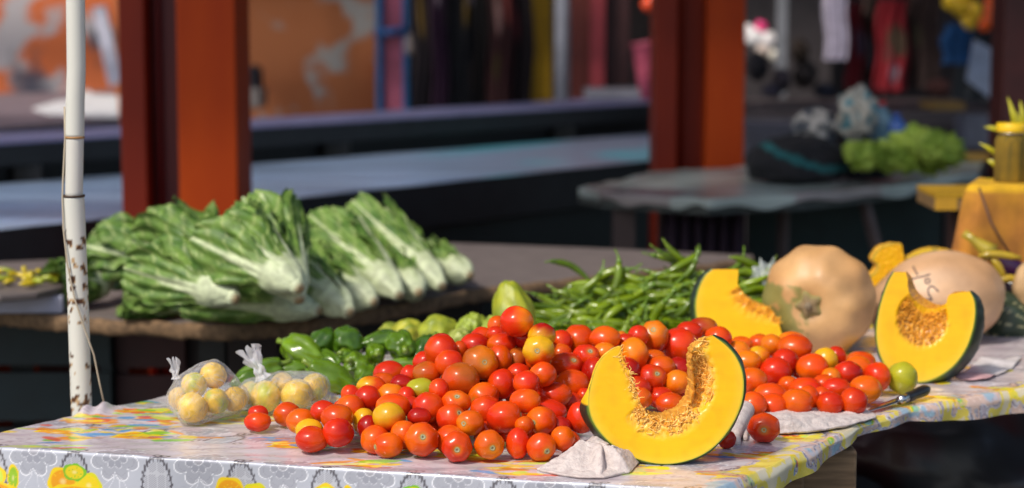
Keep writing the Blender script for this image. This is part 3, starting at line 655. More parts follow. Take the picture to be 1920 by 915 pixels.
# fruit groups
def fruit_spot(cu, cv, ru, rv, c, c2, sel, ph=0):
    global col
    x = au-cu; y = fv-cv; rr = np.hypot(x/ru, y/rv); t_ = np.arctan2(y, x)
    k = sm(rr-1-.06*np.sin(t_*5+ph), .05)*sel
    put(k, c); put(k*sm(rr-.78, .1), c2, .85); put(k*(np.abs(np.sin(t_*5+ph)) < .10)*(rr < .72), c, .8); put(k*sm(rr-.18, .2), (.9,.8,.35), .6)
m4 = np.mod(kin, 4)
OR = (.80,.30,.015); YE = (.86,.62,.02); GN = (.20,.50,.03); RD = (.72,.09,.03); LG = (.55,.75,.10); BL = (.06,.30,.60)
sel = (m4 != 2).astype(float)
fruit_spot(-.020,.052,.026,.024, YE, OR, sel*(m4 != 0)); fruit_spot(.024,.056,.023,.021, (.70,.66,.02), YE, sel*(m4 != 0), 1)
fruit_spot(.000,.036,.020,.014, GN, YE, sel*(m4 == 1), 2)
fruit_spot(0,.050,.024,.022, YE, LG, sel*(m4 == 0), 3); fruit_spot(-.034,.058,.018,.012, OR, RD, sel*(m4 == 0), 4); fruit_spot(.036,.050,.010,.022, YE, GN, sel*(m4 == 0), 5)
fruit_spot(.0,.075,.045,.02, YE, OR, sel, 2)
# fruit clusters printed on the top, seen as bright streaks
tn = np.where(top)[0]
def spots(n, seed, cmin, cmax):
    global col
    rs = np.random.RandomState(seed)
    pal = [YE, OR, RD, GN, LG, BL, YE, (.88,.72,.10), OR, (.85,.80,.25)]
    for i in range(n):
        cu = rs.uniform(-.02, LU+.02); cv = rs.uniform(cmin, cmax)
        for j in range(rs.randint(6, 13)):
            c = pal[rs.randint(len(pal))]; a = cu+rs.normal(0, .026); b = cv+rs.normal(0, .016); ru = rs.uniform(.008, .034); rv = rs.uniform(.004, .012); an = rs.uniform(-.6, .6)
            near = np.where((np.abs(Uw-a) < .07) & (np.abs(Vw-b) < .07))[0]
            if len(near) == 0: continue
            x = (Uw[near]-a); y = (Vw[near]-b); X = x*math.cos(an)+y*math.sin(an); Y = -x*math.sin(an)+y*math.cos(an)
            w = np.hypot(X/ru, Y/rv)+.35*(fb(Uw[near]*90, Vw[near]*90, i)-.5)
            k = (sm(w-1, .18)*.85)[:,None]*(V[near] <= .0)[:,None]; col[near] = col[near]*(1-k)+np.array(c)*k
spots(84, 3, -.72, -.008)
# thin dark lines and mauve patches over the top print
put(sm(np.abs(fb(U*20, V*50, 21)-.5)-.012, .02)*top, (.25,.18,.22), .55)
put((fb(U*9, V*22, 31) > .68)*top*1.0, (.46,.37,.42), .5)
# right edge: washed yellow and peach
edge = (U > LU-.035)
er = fb(U*17, V*17, 41)
put(edge*(er > .52)*1.0, (.84,.66,.04), .85); put(edge*((er > .36) & (er < .44)), (.74,.46,.30), .6); put(edge*(er < .30)*1.0, (.25,.50,.62), .6); put(edge*(er > .66)*1.0, (.70,.62,.50), .8)
put(edge*(np.abs(er-.47) < .008), (.1,.08,.12), .7)
me = bpy.data.meshes.new('oilcloth')
I = np.arange(n_v*n_u).reshape(n_v, n_u)
faces = np.stack([I[:-1,:-1], I[:-1,1:], I[1:,1:], I[1:,:-1]], -1).reshape(-1, 4)
base = np.array([float(Ccn.x), float(Ccn.y), TZ-.14])
me.vertices.add(len(XY)); me.vertices.foreach_set('co', (XY-base).astype(np.float32).ravel())
me.loops.add(faces.size); me.loops.foreach_set('vertex_index', faces.astype(np.int32).ravel())
me.polygons.add(len(faces)); me.polygons.foreach_set('loop_start', np.arange(0, faces.size, 4, dtype=np.int32)); me.polygons.foreach_set('loop_total', np.full(len(faces), 4, dtype=np.int32))
me.polygons.foreach_set('use_smooth', [True]*len(faces)); me.update(calc_edges=True)
at = me.color_attributes.new('Col', 'FLOAT_COLOR', 'POINT'); at.data.foreach_set('color', np.concatenate([col, np.ones((len(col), 1))], 1).astype(np.float32).ravel())
me.materials.append(M['cloth']); oc_ = bpy.data.objects.new('oilcloth', me); COL.objects.link(oc_); oc_.location = base
tag(oc_, 'glossy oilcloth printed with lace flowers, oranges and lemons, draped over the front table', 'tablecloth')
# ---------------------------------------------------------------- white pole with its string
yp = pole_p.y
def pp(px, py): return PY(px, py, yp)
t = thing('parasol_pole', 'white painted telescoping pole with rust spots at the left end of the front table', 'pole', (pole_p.x, yp, 0))
def polecol(p):
    u = nz(p, 85, 3)+.3*nz(p, 200, 1); k = nz(p, 9, 7)
    return (.09,.035,.012) if (u > .27 and k > .02) else (.46,.30,.15) if (u > .20 and k > .02) else (.66,.65,.58)
def pipe(nm, pts, r, cf, mt, par=None):
    m = MB(); L = []
    for i in range(len(pts)-1):
        for k in range(40 if nm == 'lower_tube' else 14): L.append(pts[i].lerp(pts[i+1], k/(40 if nm == 'lower_tube' else 14)))
    L.append(pts[-1]); m.tube(L, r, 40)
    m.c = [cf(p) for p in m.v]; return obj(nm, m, mt, par if par is not None else t)
low = pipe('lower_tube', [Vector((pole_p.x+.004, yp, 0)), pp(153, 770), pp(146, 560), pp(138, 368)], mm(40, yp)/2, polecol, M['paint_white'])
m = MB(); q = pp(138, 367); m.tube([q-Vector((0,0,.002)), q+Vector((0,0,.0015))], mm(42, yp)/2, 30, (.06,.03,.015)); obj('rust_ring', m, M['generic'], low)
pipe('middle_tube', [pp(138.5, 369), pp(140.5, 256)], mm(33, yp)/2, lambda p: (.64,.62,.56), M['paint_white'])
up_ = pipe('upper_tube', [pp(140.5, 256), pp(141, 190), pp(143, 130), pp(141.5, 0), pp(140, -560)], mm(35, yp)/2, lambda p: (.66,.65,.58), M['paint_white'])
m = MB(); q = pp(140.5, 256); m.tube([q-Vector((0,0,.003)), q+Vector((0,0,.0005))], mm(36, yp)/2, 30, (.42,.22,.08)); obj('rust_ring', m, M['generic'], up_)
def ps(px, py, dy): v = PY(px, py, yp+dy); return v
m = MB(); pts = [ps(121,200,-.0), ps(122,260,-.004), ps(118,340,-.004), ps(117,372,-.012), ps(119,430,-.015), ps(127,500,-.022), ps(140,560,-.024), ps(160,620,-.024), ps(176,665,-.014), ps(186,715,-.004), ps(196,762,.0)]
m.tube(pts, .0016, 6, (.45,.38,.28)); tag(obj('string', m, M['string']), 'thin beige string wound down the white pole and tied off at the table edge', 'string')
# ---------------------------------------------------------------- round produce
def unit_fruit(nl=6, amp=.04, dent=.16, nu=28, nv=20, top=.25):
    V = []
    for i in range(nv+1):
        th = math.pi*i/nv; st, ct = math.sin(th), math.cos(th)
        for j in range(nu):
            ph = 2*math.pi*j/nu
            k = 1+amp*math.cos(nl*ph)*(.5+.5*ct)*st
            d = dent*math.exp(-(th/.32)**2)
            V.append((Vector((st*math.cos(ph)*k, st*math.sin(ph)*k, ct*(1-d)))))
    Fc = [(i*nu+j, i*nu+(j+1) % nu, (i+1)*nu+(j+1) % nu, (i+1)*nu+j) for i in range(nv) for j in range(nu)]
    return V, Fc
def axis_rot(n, roll=0):
    return Vector((0,0,1)).rotation_difference(Vector(n).normalized()).to_matrix() @ Matrix.Rotation(roll, 3, 'Z')
CO = {'R': (.66,.028,.004), 'D': (.42,.010,.004), 'E': (.72,.065,.003), 'O': (.77,.115,.003), 'Y': (.78,.40,.010), 'G': (.42,.40,.02), 'B': (.50,.11,.010), 'W': (.80,.19,.005)}
# centre x, centre y, width, height in the photograph; colours (main, patch); stem scar direction or None; own label or None
T = [
(484,774,39,30,'RR',None,'red tomato hiding behind the small squat red one, left end of the heap'),
(483,791,52,38,'ER',None,'squat red tomato lying apart at the far left, in front of the second bag'),
(539,777,54,48,'EO',None,'red-orange tomato right of the squat pair, just in front of the second fruit bag'),
(564,790,58,50,'OY',None,'amber tomato between two red ones at the left end, behind the yellow one'),
(580,807,54,46,'YO',None,'yellow-topped tomato peeping over the frontmost left tomato'),
(584,824,63,51,'ER',None,'frontmost left tomato, orange-red with one darker red side'),
(634,811,61,57,'RD',None,'big glossy deep red tomato beside the frontmost left one'),
(632,783,63,52,'EO',None,'ribbed orange-red tomato behind the big glossy deep red one'),
(606,771,44,36,'RE',None,None),(657,765,48,46,'OE',None,None),(642,764,32,26,'RE',None,None),(657,741,32,36,'RE',None,None),
(689,748,50,49,'RD',None,'round dark red tomato on the left slope next to the cut of green peppers'),
(696,724,54,38,'EY',None,'orange tomato with a yellow end, on the left slope under the peppers'),
(733,741,52,44,'WO',None,'dull amber tomato on the left slope above the big yellow and red one'),
(737,762,58,42,'EO',None,None),
(729,782,63,59,'YR',None,'large tomato yellow on top and red below, left front of the heap'),
(682,790,44,53,'YO',None,'ribbed yellow-orange tomato left of the large yellow and red one'),
(690,802,36,42,'DR',None,None),
(703,824,57,57,'EO',None,'orange-red tomato on the cloth behind the squat orange one, left front'),
(728,835,58,49,'OE',(-.93,.05),'squat bright orange tomato lying on its side in the front row'),
(757,815,44,48,'OE',None,None),
(790.6,824,65,66,'EO',(.13,-.36),'largest front row tomato, orange-red with its stem scar up'),
(845,824,54,48,'OE',None,None),
(857,837,60,60,'ER',(.03,.04),'ribbed red-orange tomato with its scar facing out, middle of the front row'),
(786,781,46,36,'DR',None,'small dark red tomato squeezed above the largest front row tomato'),
(803,764,58,58,'ER',None,'broad orange-red tomato behind the small dark red one'),
(770,762,34,34,'RE',None,None),
(855,754,55,44,'OE',(.1,-.7),'orange tomato with a pale scar on its crown, centre of the heap'),
(846,784,58,57,'ER',(.62,-.5),'red tomato whose scar touches the small orange one to its right'),
(882,793,54,50,'OW',(-.5,-.12),'small orange tomato with its scar to the left, above the front row'),
(917.5,834,58,57,'OW',(.25,.04),'orange front row tomato with a star of ribs around its scar'),
(971,831,46,61,'RE',None,'upright narrow red tomato in the front row'),
(1015,838,57,55,'EO',(.42,.14),'orange-red tomato at the right end of the front row, its scar low right'),
(946,782,70,62,'ER',(.97,-.2),'biggest red-orange tomato in the middle, above the upright narrow one'),
(1015,789,59,55,'OE',(-.58,-.03),'orange tomato with a pale scar on its left side, above the front row'),
(907,743,58,52,'OE',(-.55,.2),'orange tomato with a dark scar at its left end, mid heap'),
(911,768,54,48,'ER',None,None),
(985,752,58,46,'EO',None,'oblong orange-red tomato lying flat, mid heap'),
(1024,772,80,50,'RE',None,'long plum-shaped red tomato lying flat, right of the centre'),
(1040,740,58,42,'RE',None,None),(1069,757,44,40,'RE',None,None),
(1090,782,56,62,'RE',None,'tall red tomato touching the green rind of the front pumpkin wedge'),
(1055,822,40,42,'OE',None,None),(1067,829,45,46,'EO',None,'orange-red tomato resting against the crumpled rag'),
(1050,801,40,36,'DR',None,None),(983,798,32,32,'OE',None,None),
(941,720,52,56,'RE',None,'plain round red tomato at the very centre of the heap'),
(987,718,50,46,'RE',None,'bright red tomato with a soft crease, right of the centre'),
(1018,702,50,47,'EO',None,'round orange-red tomato below the yellow one with the dark scar'),
(972,700,40,34,'RE',None,None),
(970,673,42,42,'BD',None,'dull brownish red tomato in the shade under the topmost tomato'),
(1010,657,59,57,'YE',(-.11,-.15),'yellow and orange tomato with a dark scar facing out, near the top'),
(1016,629,51,46,'YD',None,'amber tomato with a dark red crown behind the yellow scarred one'),
(969,603,61,57,'RW',None,'topmost tomato of the heap, red with an orange right side'),
(941,645,54,42,'RO',None,'red tomato with an orange left end under the topmost one'),
(933,612,34,36,'EO',None,None),(930,627,32,28,'RE',None,None),
(890,647,55,44,'RD',(-.4,.75),'dark red oblong tomato with a black scar, left of the top'),
(900,680,67,64,'BW',(.3,-.2),'large brownish orange tomato with a grey scar, left of the top'),
(937,674,40,50,'EO',None,None),
(864,712,70,64,'BE',None,'very large tomato, olive-orange on its left and red on its right'),
(843,682,54,52,'ER',None,'red-orange tomato between the high red one and the very large one'),
(827,658,62,64,'RE',None,'shiny red tomato standing highest on the left shoulder of the heap'),
(862,656,26,30,'EO',None,None),
(801,700,54,44,'BE',None,'brownish tomato under the shiny red shoulder tomato'),
(789,730,56,42,'GE',None,'yellow-green tomato with a pink side on the left slope'),
(753,719,42,34,'DR',None,'small dark red tomato left of the yellow-green one'),
(730,700,60,46,'RO',None,'oblong red tomato with an orange belly touching the green peppers'),
(718,716,40,32,'EO',None,None),(768,703,32,34,'RE',None,None),(762,744,30,36,'RE',None,None),(823,731,34,38,'RE',None,None),
(1052,641,38,40,'RE',None,None),
(1085,637,60,55,'EO',None,'smooth red-orange tomato on the rear crest, in front of the chillies'),
(1134,635,58,46,'OE',None,'orange-red tomato right of the smooth one on the rear crest'),
(1052,664,36,36,'OE',None,None),
(1062,684,62,46,'RE',(.45,-.55),'broad flat red tomato with a dark speck on its crown'),
(1099,667,52,42,'RE',(.3,-.6),'red tomato with a small dark scar, right of the broad flat one'),
(1134,660,40,32,'WO',None,None),
(1073,719,64,52,'EO',None,'large smooth orange-red tomato left of the front wedge tip'),
(1113,700,42,54,'RD',None,None),
(1163,634,27,24,'WO',None,None),(1174,640,34,26,'RE',None,None),
(1188,665,56,63,'WE',None,'large light orange tomato between the horns of the front wedge'),
(1226,632,55,61,'WR',(-.1,-.62),'amber-topped tomato with a red base on the rear crest'),
(1197,630,36,36,'RE',None,None),
(1273,648,69,65,'RE',None,'big red tomato just left of the wedge tip'),
(1292,622,50,38,'RD',None,'shaded red tomato behind the big red one'),
(1318,613,54,36,'BD',None,'brownish red tomato at the highest right end of the crest'),
(1346,635,51,46,'ER',None,'round red-orange tomato above the right tip of the front wedge'),
(1225,672,42,30,'OE',None,None),(1239,688,54,42,'OE',None,'orange tomato in the gap above the wedge hollow'),
(1222,708,56,48,'RE',(.35,-.5),'bright red round tomato seen through the hollow of the front wedge'),
(1270,717,50,46,'WO',None,'light orange tomato against the fibres of the front wedge'),
(1175,695,46,46,'DR',None,None),(1196,727,44,38,'RE',None,None),(1200,747,40,38,'EO',None,None),
(1238,745,46,36,'RE',None,None),(1256,756,48,36,'EO',None,None),(1096,742,26,26,'RE',None,None),(1272,690,42,36,'DR',None,None),
(1390,645,38,26,'OE',None,None),(1383,658,42,34,'WO',None,None),
(1422,667,42,36,'YW',None,'yellow tomato at the left of the right-hand heap'),
(1424,644,40,32,'OE',None,None),(1447,647,38,36,'WO',None,None),
(1484,636,44,26,'OW',None,None),
(1490,652,65,50,'EO',None,'wide orange-red tomato touching the big tan squash'),
(1400,678,54,42,'WO',None,'orange tomato peeking out right of the front wedge'),
(1411,715,54,52,'OE',(.15,.55),'orange tomato with a green scar below, beside the right rim of the front wedge'),
(1454,698,60,57,'RD',None,'deep red tomato facing out on top of the right-hand heap'),
(1472,680,52,54,'RD',None,'red tomato tucked behind the deep red one on the right-hand heap'),
(1523,690,60,53,'EO',None,'egg-shaped red-orange tomato high on the right-hand heap'),
(1547,676,48,48,'YW',None,'mustard yellow tomato behind the egg-shaped one'),
(1568,668,36,38,'RD',None,'small red tomato behind the mustard yellow one, against the squash'),
(1444,740,61,44,'EO',None,'oblong orange-red tomato above the lone front tomato'),
(1448,761,50,42,'ER',None,None),
(1494,755,60,52,'OE',(-.55,.62),'orange-red tomato with a green scar at its lower left, bottom of the right-hand heap'),
(1510,731,58,42,'RE',None,None),(1515,749,38,48,'EO',None,None),
(1556,757,50,45,'RE',None,'small round red tomato on the rag, second from the right in the bottom row'),
(1600,753,52,52,'RE',None,'round red tomato at the right end of the bottom row'),
(1541,744,32,34,'ER',None,None),(1568,728,48,36,'RE',None,None),(1545,720,40,32,'EO',None,None),
(1590,700,54,46,'RD',None,'glossy red tomato at the right shoulder of the right-hand heap'),
(1622,730,61,51,'OW',None,'smooth orange tomato at the right foot of the right-hand heap'),
(1645,707,50,54,'ER',None,'red-orange tomato beside the green one'),
(1613,680,52,38,'EO',None,None),(1607,688,46,38,'OW',None,None),
(1692,708,56,60,'GG',None,'green unripe tomato beside the knife'),
(1558,708,34,34,'WO',None,None),
(1432.5,802,64,58,'ER',(-.12,-.05),'lone red tomato with a grey scar in front, between the rag ends'),
(1412,759,52,48,'EO',None,'orange-red tomato half under the rag right of the front wedge'),
(1363,824,36,36,'RD',None,'tomato almost hidden under the right rim of the front wedge'),
(1478,724,36,34,'OE',None,None),
]
bx = [480,540,580,720,860,1015,1080,1150,1350,1400,1450,1500,1600,1650,1700]
by = [812,802,850,860,867,866,852,822,806,790,786,781,779,752,738]
sx_ = [480,1150,1300,1400,1700]; st_ = [.62,.58,.34,.24,.24]
def restY(cx, cy, r):     # distance at which a ball of radius r seen there rests on the cloth
    return PT(cx, cy, TZ+r).y
TM = []
for (cx, cy, w, h, cc, sc, lab) in T:
    g_ = 1.05 if lab else 1.16
    if cy < 770 or not lab: w *= g_; h *= g_
    Y = 3.3
    for _ in range(4):
        r = mm((w+h)/2, Y)/2; Yt = restY(cx, cy, mm(h, Y)/2)
        y0 = PT(cx, float(np.interp(cx, bx, by))).y; sl_ = float(np.interp(cx, sx_, st_)); d = ray(cx, cy); tn = -d.z/d.y
        Yp = (CH-TZ-r+y0*sl_)/(sl_+tn); Y = min(Yt, Yp)
    TM.append(dict(cx=cx, cy=cy, w=w, h=h, cc=cc, sc=sc, lab=lab, Y=Y, r=mm((w+h)/2, Y)/2))
def cen(t): return PY(t['cx'], t['cy'], t['Y'])
# fillers filling the gaps behind the visible ones
rf = random.Random(3); fill = []
for gx in range(660, 1370, 40):
    for gy in range(640, 850, 34):
        x = gx+rf.uniform(-9, 9)+(20 if (gy//34) % 2 else 0); y = gy+rf.uniform(-7, 7)
        nb = [t for t in TM if abs(t['cx']-x) < t['w']*.5+14 and abs(t['cy']-y) < t['h']*.5+14]
        if len(nb) < 3: continue
        ups = any(t['cy'] < y-18 for t in nb)
        if not ups: continue
        Y = max(t['Y'] for t in nb)+.03
        if restY(x, y, .024) < Y: continue
        fill.append(dict(cx=x, cy=y, w=46*3.3/Y, h=44*3.3/Y, cc=rf.choice(['RD','RE','ER','RE']), sc=None, lab='red tomato buried in the heap and barely showing through a gap', Y=Y, r=mm(45, Y)/2, f=1))
for gx in range(1390, 1640, 38):
    for gy in (690, 722, 748):
        x = gx+rf.uniform(-8, 8); y = gy+rf.uniform(-5, 5); nb = [t for t in TM if abs(t['cx']-x) < 36 and abs(t['cy']-y) < 36]
        if len(nb) < 3: continue
        Y = max(t['Y'] for t in nb)+.03
        if restY(x, y, .024) < Y: continue
        fill.append(dict(cx=x, cy=y, w=42, h=40, cc='ER', sc=None, lab='red tomato buried in the heap and barely showing through a gap', Y=Y, r=mm(41, Y)/2, f=1))
ALL = TM+fill
for t in ALL: t['Y0'] = t['Y']
for it in range(60):
    ALL.sort(key=lambda t: t['Y']); moved = 0
    C = [cen(t) for t in ALL]
    for i in range(len(ALL)):
        for j in range(i+1, len(ALL)):
            a, b = ALL[i], ALL[j]
            if abs(a['cx']-b['cx']) > 75 or abs(a['cy']-b['cy']) > 75: continue
            dd = (C[i]-C[j]).length; m_ = (a['r']+b['r'])*.90
            if dd < m_:
                e = (m_-dd)*.35; lim = restY(b['cx'], b['cy'], b['h']/2*b['Y']/F) 
                nb = min(b['Y']+e, max(lim, b['Y0'])); 
                b['Y'] = nb; C[j] = cen(b); moved += 1
                if nb >= lim-1e-4: a['Y'] -= e*.6; C[i] = cen(a)
    if not moved: break
ALL = [t for t in ALL if t['Y'] < restY(t['cx'], t['cy'], t['h']/2*t['Y']/F)+.03]
print('tomatoes', len(ALL))
UF = [unit_fruit(nl, am, de) for nl, am, de in ((5,.02,.05),(6,.035,.10),(7,.05,.14),(4,.02,.06))]
HID = [(.6,.6,.5),(-.6,.7,.2),(.1,.5,-.85),(-.3,.8,-.5),(.8,.5,-.2),(-.8,.5,.3),(.2,.95,.2)]
generic_zone = [(1150, 'centre-left'), (1300, ''), (9999, '')]
for k, t in enumerate(ALL):
    c = cen(t); rx = mm(t['w'], t['Y'])/2; rz = mm(t['h'], t['Y'])/2; ry = (rx+rz)/2
    rn = random.Random(int(t['cx']*7+t['cy']))
    if t['sc']:
        dx, dy = t['sc']; n = Vector((dx, -math.sqrt(max(.02, 1-dx*dx-dy*dy)), -dy)).normalized(); pr = UF[2] if abs(dx) < .4 else UF[1]
    else: n = Vector(HID[rn.randrange(len(HID))]).normalized(); pr = rn.choice([UF[0], UF[3], UF[1], UF[2]])
    R = axis_rot(n, rn.uniform(0, 6))
    c1 = Vector(CO[t['cc'][0]]); c2 = Vector(CO[t['cc'][1]])
    hue = rn.uniform(-.12, .12); pd = Vector((rn.choice([-1, 1])*rn.uniform(.5, 1), -.35, rn.uniform(-.9, .3))).normalized()
    if t['cc'] in ('YR','WR','YE','WE','YO','WO','GE'): pd = Vector((rn.uniform(0, .5), -.3, -.9)).normalized()
    if t['cc'] in ('YD',): pd = Vector((.2,-.1,.95)).normalized()
    if t['cx'] == 969: pd = Vector((.9,-.3,.25)).normalized()
    vv = []; cs = []
    for p in pr[0]:
        q = R @ p; d = q.normalized()
        bump_ = 1+.05*nz(d, 1.3, k)+.012*nz(d, 4, k)
        w = Vector((c.x+q.x*rx*bump_, c.y+q.y*ry*bump_, c.z+q.z*rz*bump_))
        m_ = d.dot(pd)+.35*nz(d, 1.8, k*1.3); m_ = max(0, min(1, (m_-.05)/.75)); col_ = c1.lerp(c2, m_)
        if t['sc'] and t['cc'] != 'GG':
            g = max(0, (d.dot(n)-.93)/.07); col_ = col_.lerp(Vector((.55,.32,.05)), g*.7)
        cs.append(tuple(col_*(1+hue))); vv.append(w)
    mb = MB().add(vv, pr[1], cs); lab = t['lab']
    if lab is None:
        nm = {'R': 'red', 'D': 'dark red', 'E': 'red-orange', 'O': 'orange', 'Y': 'yellowish', 'B': 'brownish', 'W': 'light orange'}[t['cc'][0]]
        zone = ('at the left end of the big heap' if t['cx'] < 700 else 'on the left slope of the big heap' if t['cx'] < 840 else 'on the middle of the big heap' if t['cx'] < 1000 else 'on the right part of the big heap' if t['cx'] < 1150 else 'seen through the hollow of the front wedge' if t['cx'] < 1300 else 'in the right-hand heap')
        row_ = 'low' if t['cy'] > 745 else 'halfway up' if t['cy'] > 690 else 'high'
        lab = 'small partly hidden %s tomato, %s %s' % (nm, row_, zone)
    o = obj('tomato', mb, M['tomato'], None, loc=(c.x, c.y, c.z-rz))
    tag(o, lab, 'tomato', group='tomatoes heaped on the oilcloth')
    if t['sc']:
        dent = .86 if pr is UF[2] else .90
        s = MB(); Rr = R; cen_ = Vector((0,0,dent)); rr = .0042/rx
        vv = []; cs = []; ff = []; ns = 14
        for i_, (rad, hh) in enumerate(((0,-.01),(.45,.0),(.75,.035),(1.0,.03),(1.25,-.03))):
            for j in range(ns):
                a = 2*math.pi*j/ns; q = Rr @ Vector((rad*rr*math.cos(a)*(1+.12*math.sin(3*a)), rad*rr*math.sin(a), cen_.z+hh+.012))
                vv.append(Vector((c.x+q.x*rx, c.y+q.y*ry, c.z+q.z*rz))); cs.append([(.10,.08,.04),(.30,.26,.15),(.42,.38,.22),(.22,.20,.06),(.5,.25,.04)][i_])
        for i_ in range(4):
            for j in range(ns): ff.append((i_*ns+j, i_*ns+(j+1) % ns, (i_+1)*ns+(j+1) % ns, (i_+1)*ns+j))
        s.add(vv, ff, cs); s.f.append(tuple(range(ns))[::-1]); obj('stem_scar', s, M['scar'], o)
# ---------------------------------------------------------------- peppers, chayotes
def fruit_mesh(pr, c, R, rx, ry, rz, colf, shape=None, wob=.02, seed=0):
    vv = []; cs = []
    for p in pr[0]:
        q = Vector(p)
        if shape: q = shape(q)
        q = Vector((q.x*rx, q.y*ry, q.z*rz)); k = 1+wob*nz(p, 2.2, seed)
        vv.append(c+R @ (q*k)); cs.append(colf(Vector(p)))
    return MB().add(vv, pr[1], cs)
UP3 = unit_fruit(3, .13, .30, 36, 26); UP4 = unit_fruit(4, .11, .28, 36, 26)
def pepper(px, py, r, L, n, lab, y0=3.60, sl_=.45, dark=0, Y=None):
    r = r*.5
    for _ in range(3):
        if Y is None:
            yr = restY(px, py, r); d = ray(px, py); tn = -d.z/d.y; yy = min(yr, (CH-TZ-r+y0*sl_)/(sl_+tn))
        else: yy = Y
    c = PY(px, py, yy); n = Vector(n).normalized(); R = axis_rot(n, random.uniform(0, 6))
    base = Vector((.15,.27,.008)).lerp(Vector((.045,.12,.008)), dark); sd = random.uniform(0, 99)
    cf = lambda p: tuple(base*(1+.35*nz(p, 1.6, sd)))
    sh = lambda q: Vector((q.x*(1-.42*max(0, -q.z)**1.3), q.y*(1-.42*max(0, -q.z)**1.3), q.z))
    o = obj('green_pepper', fruit_mesh(random.choice([UP3, UP4]), c, R, r, r, L/2, cf, sh, .18, sd), M['pepper'], None, loc=(c.x, c.y, c.z-r))
    tag(o, lab, 'pepper', group='green peppers piled beside the tomatoes')
    m = MB(); top = L/2*.70; b_ = random.uniform(-.3, .3)
    pts = [c+R @ Vector(v) for v in ((0,0,top-.004), (0,0,top+.006), (.002+b_*.004,0,top+.016), (.006*b_+.003,.002,top+.026))]
    m.tube(pts, [.011,.006,.0045,.006], 10, (.20,.30,.03)); obj('stem', m, M['pepper'], o)
PEP = [
 (568,661,.062,.105,(-.62,.45,.25),'plump bright green pepper lying furthest up on the left of the pepper pile',0,None),
 (652,640,.060,.075,(-.15,-.85,-.35),'dark green pepper on top of the pile with its stem towards us',.8,None),
 (603,643,.052,.07,(.5,.6,.3),'dark green pepper behind the topmost one, on its left',.9,None),
 (670,686,.050,.065,(-.25,-.85,.35),'light green pepper with a hollow cup-like stem end facing us',.1,None),
 (704,663,.040,.06,(.1,-.9,.1),'small pepper with its puckered stem end towards us, right of the topmost pepper',.2,None),
 (750,647,.058,.095,(.25,-.85,.0),'green pepper with a thick stem stub right of the small puckered one',.5,None),
 (718,640,.046,.09,(.8,.4,0),'dark green pepper behind the one with the thick stem stub',.7,None),
 (795,655,.046,.07,(.3,.6,.4),'dark green pepper touching the highest left tomato',.9,None),
 (627,712,.052,.12,(-.75,-.1,.48),'long green pepper slanting down behind the second fruit bag',.25,None),
 (486,697,.046,.10,(.85,.1,.32),'green pepper with its stem to the right, behind the knot of the second bag',.4,None),
 (466,712,.036,.075,(.7,.3,.1),'narrow green pepper under the leftmost one, beside the first bag',.6,None),
 (684,703,.042,.06,(.2,.8,.2),'rounded green pepper end just above the left slope of tomatoes',.3,None),
 (765,684,.030,.11,(.95,.1,.02),'slim light green pepper lying level above the yellow-green tomato',.2,None),
 (550,694,.034,.08,(.9,.2,0),'green pepper mostly hidden behind the second fruit bag',.4,None),
 (610,676,.04,.08,(-.6,.6,0),'green pepper squeezed under the plump bright one',.5,None),
 (650,668,.034,.06,(.3,.7,0),'pepper sliver showing between the topmost and the hollow-stemmed pepper',.3,None),
]
for a in PEP: pepper(a[0], a[1], a[2], a[3], a[4], a[5], dark=a[6])
UC = unit_fruit(5, .10, .22, 40, 30)
def chayote(px, py, r, L, n, lab, Y, c1=(.40,.42,.02), fur=.02, nar=.35, c2=(.22,.28,.02)):
    c = PY(px, py, Y); R = axis_rot(n, random.uniform(0, 6)); sd = random.uniform(0, 99)
    cf = lambda p: tuple(Vector(c1).lerp(Vector(c2), max(0, min(1, .4+1.2*nz(p, 2.5, sd)))))
    sh = lambda q: Vector((q.x*(1-nar*max(0, q.z))*(1+fur*nz(q, 5, sd)), q.y*(1-nar*max(0, q.z))*(1+fur*nz(q, 5, sd)), q.z))
    o = obj('chayote', fruit_mesh(UC, c, R, r, r*.9, L/2, cf, sh, .12, sd), M['chayote'], None, loc=(c.x, c.y, c.z-min(r, L/2)))
    tag(o, lab, 'chayote', group='chayotes between the peppers and the chillies')
chayote(962,585,.042,.135,(-.22,.1,.95),'tall wrinkled chayote standing upright behind the topmost tomato',3.78)
chayote(823,622,.036,.085,(.8,.3,.2),'round pale green chayote behind the highest left tomato',3.86,(.42,.46,.03))
chayote(768,626,.030,.075,(.8,.2,.1),'yellowish chayote behind the green pepper with the thick stem stub',3.92,(.50,.48,.04))
chayote(735,628,.026,.06,(.8,.3,0),'small yellow-green chayote half hidden at the left end of the chayotes',3.95,(.42,.46,.06))
chayote(862,640,.028,.06,(.2,-.5,.6),'pale speckled chayote right behind the tomatoes, under the ribbed one',3.72,(.46,.50,.12))
chayote(888,615,.030,.07,(.9,.3,.2),'deeply ribbed light green chayote left of the tall one',3.82,(.36,.46,.05),.35)
chayote(922,618,.022,.06,(.1,.1,.9),'narrow light green chayote upright beside the tall one',3.74,(.38,.48,.06),.2)
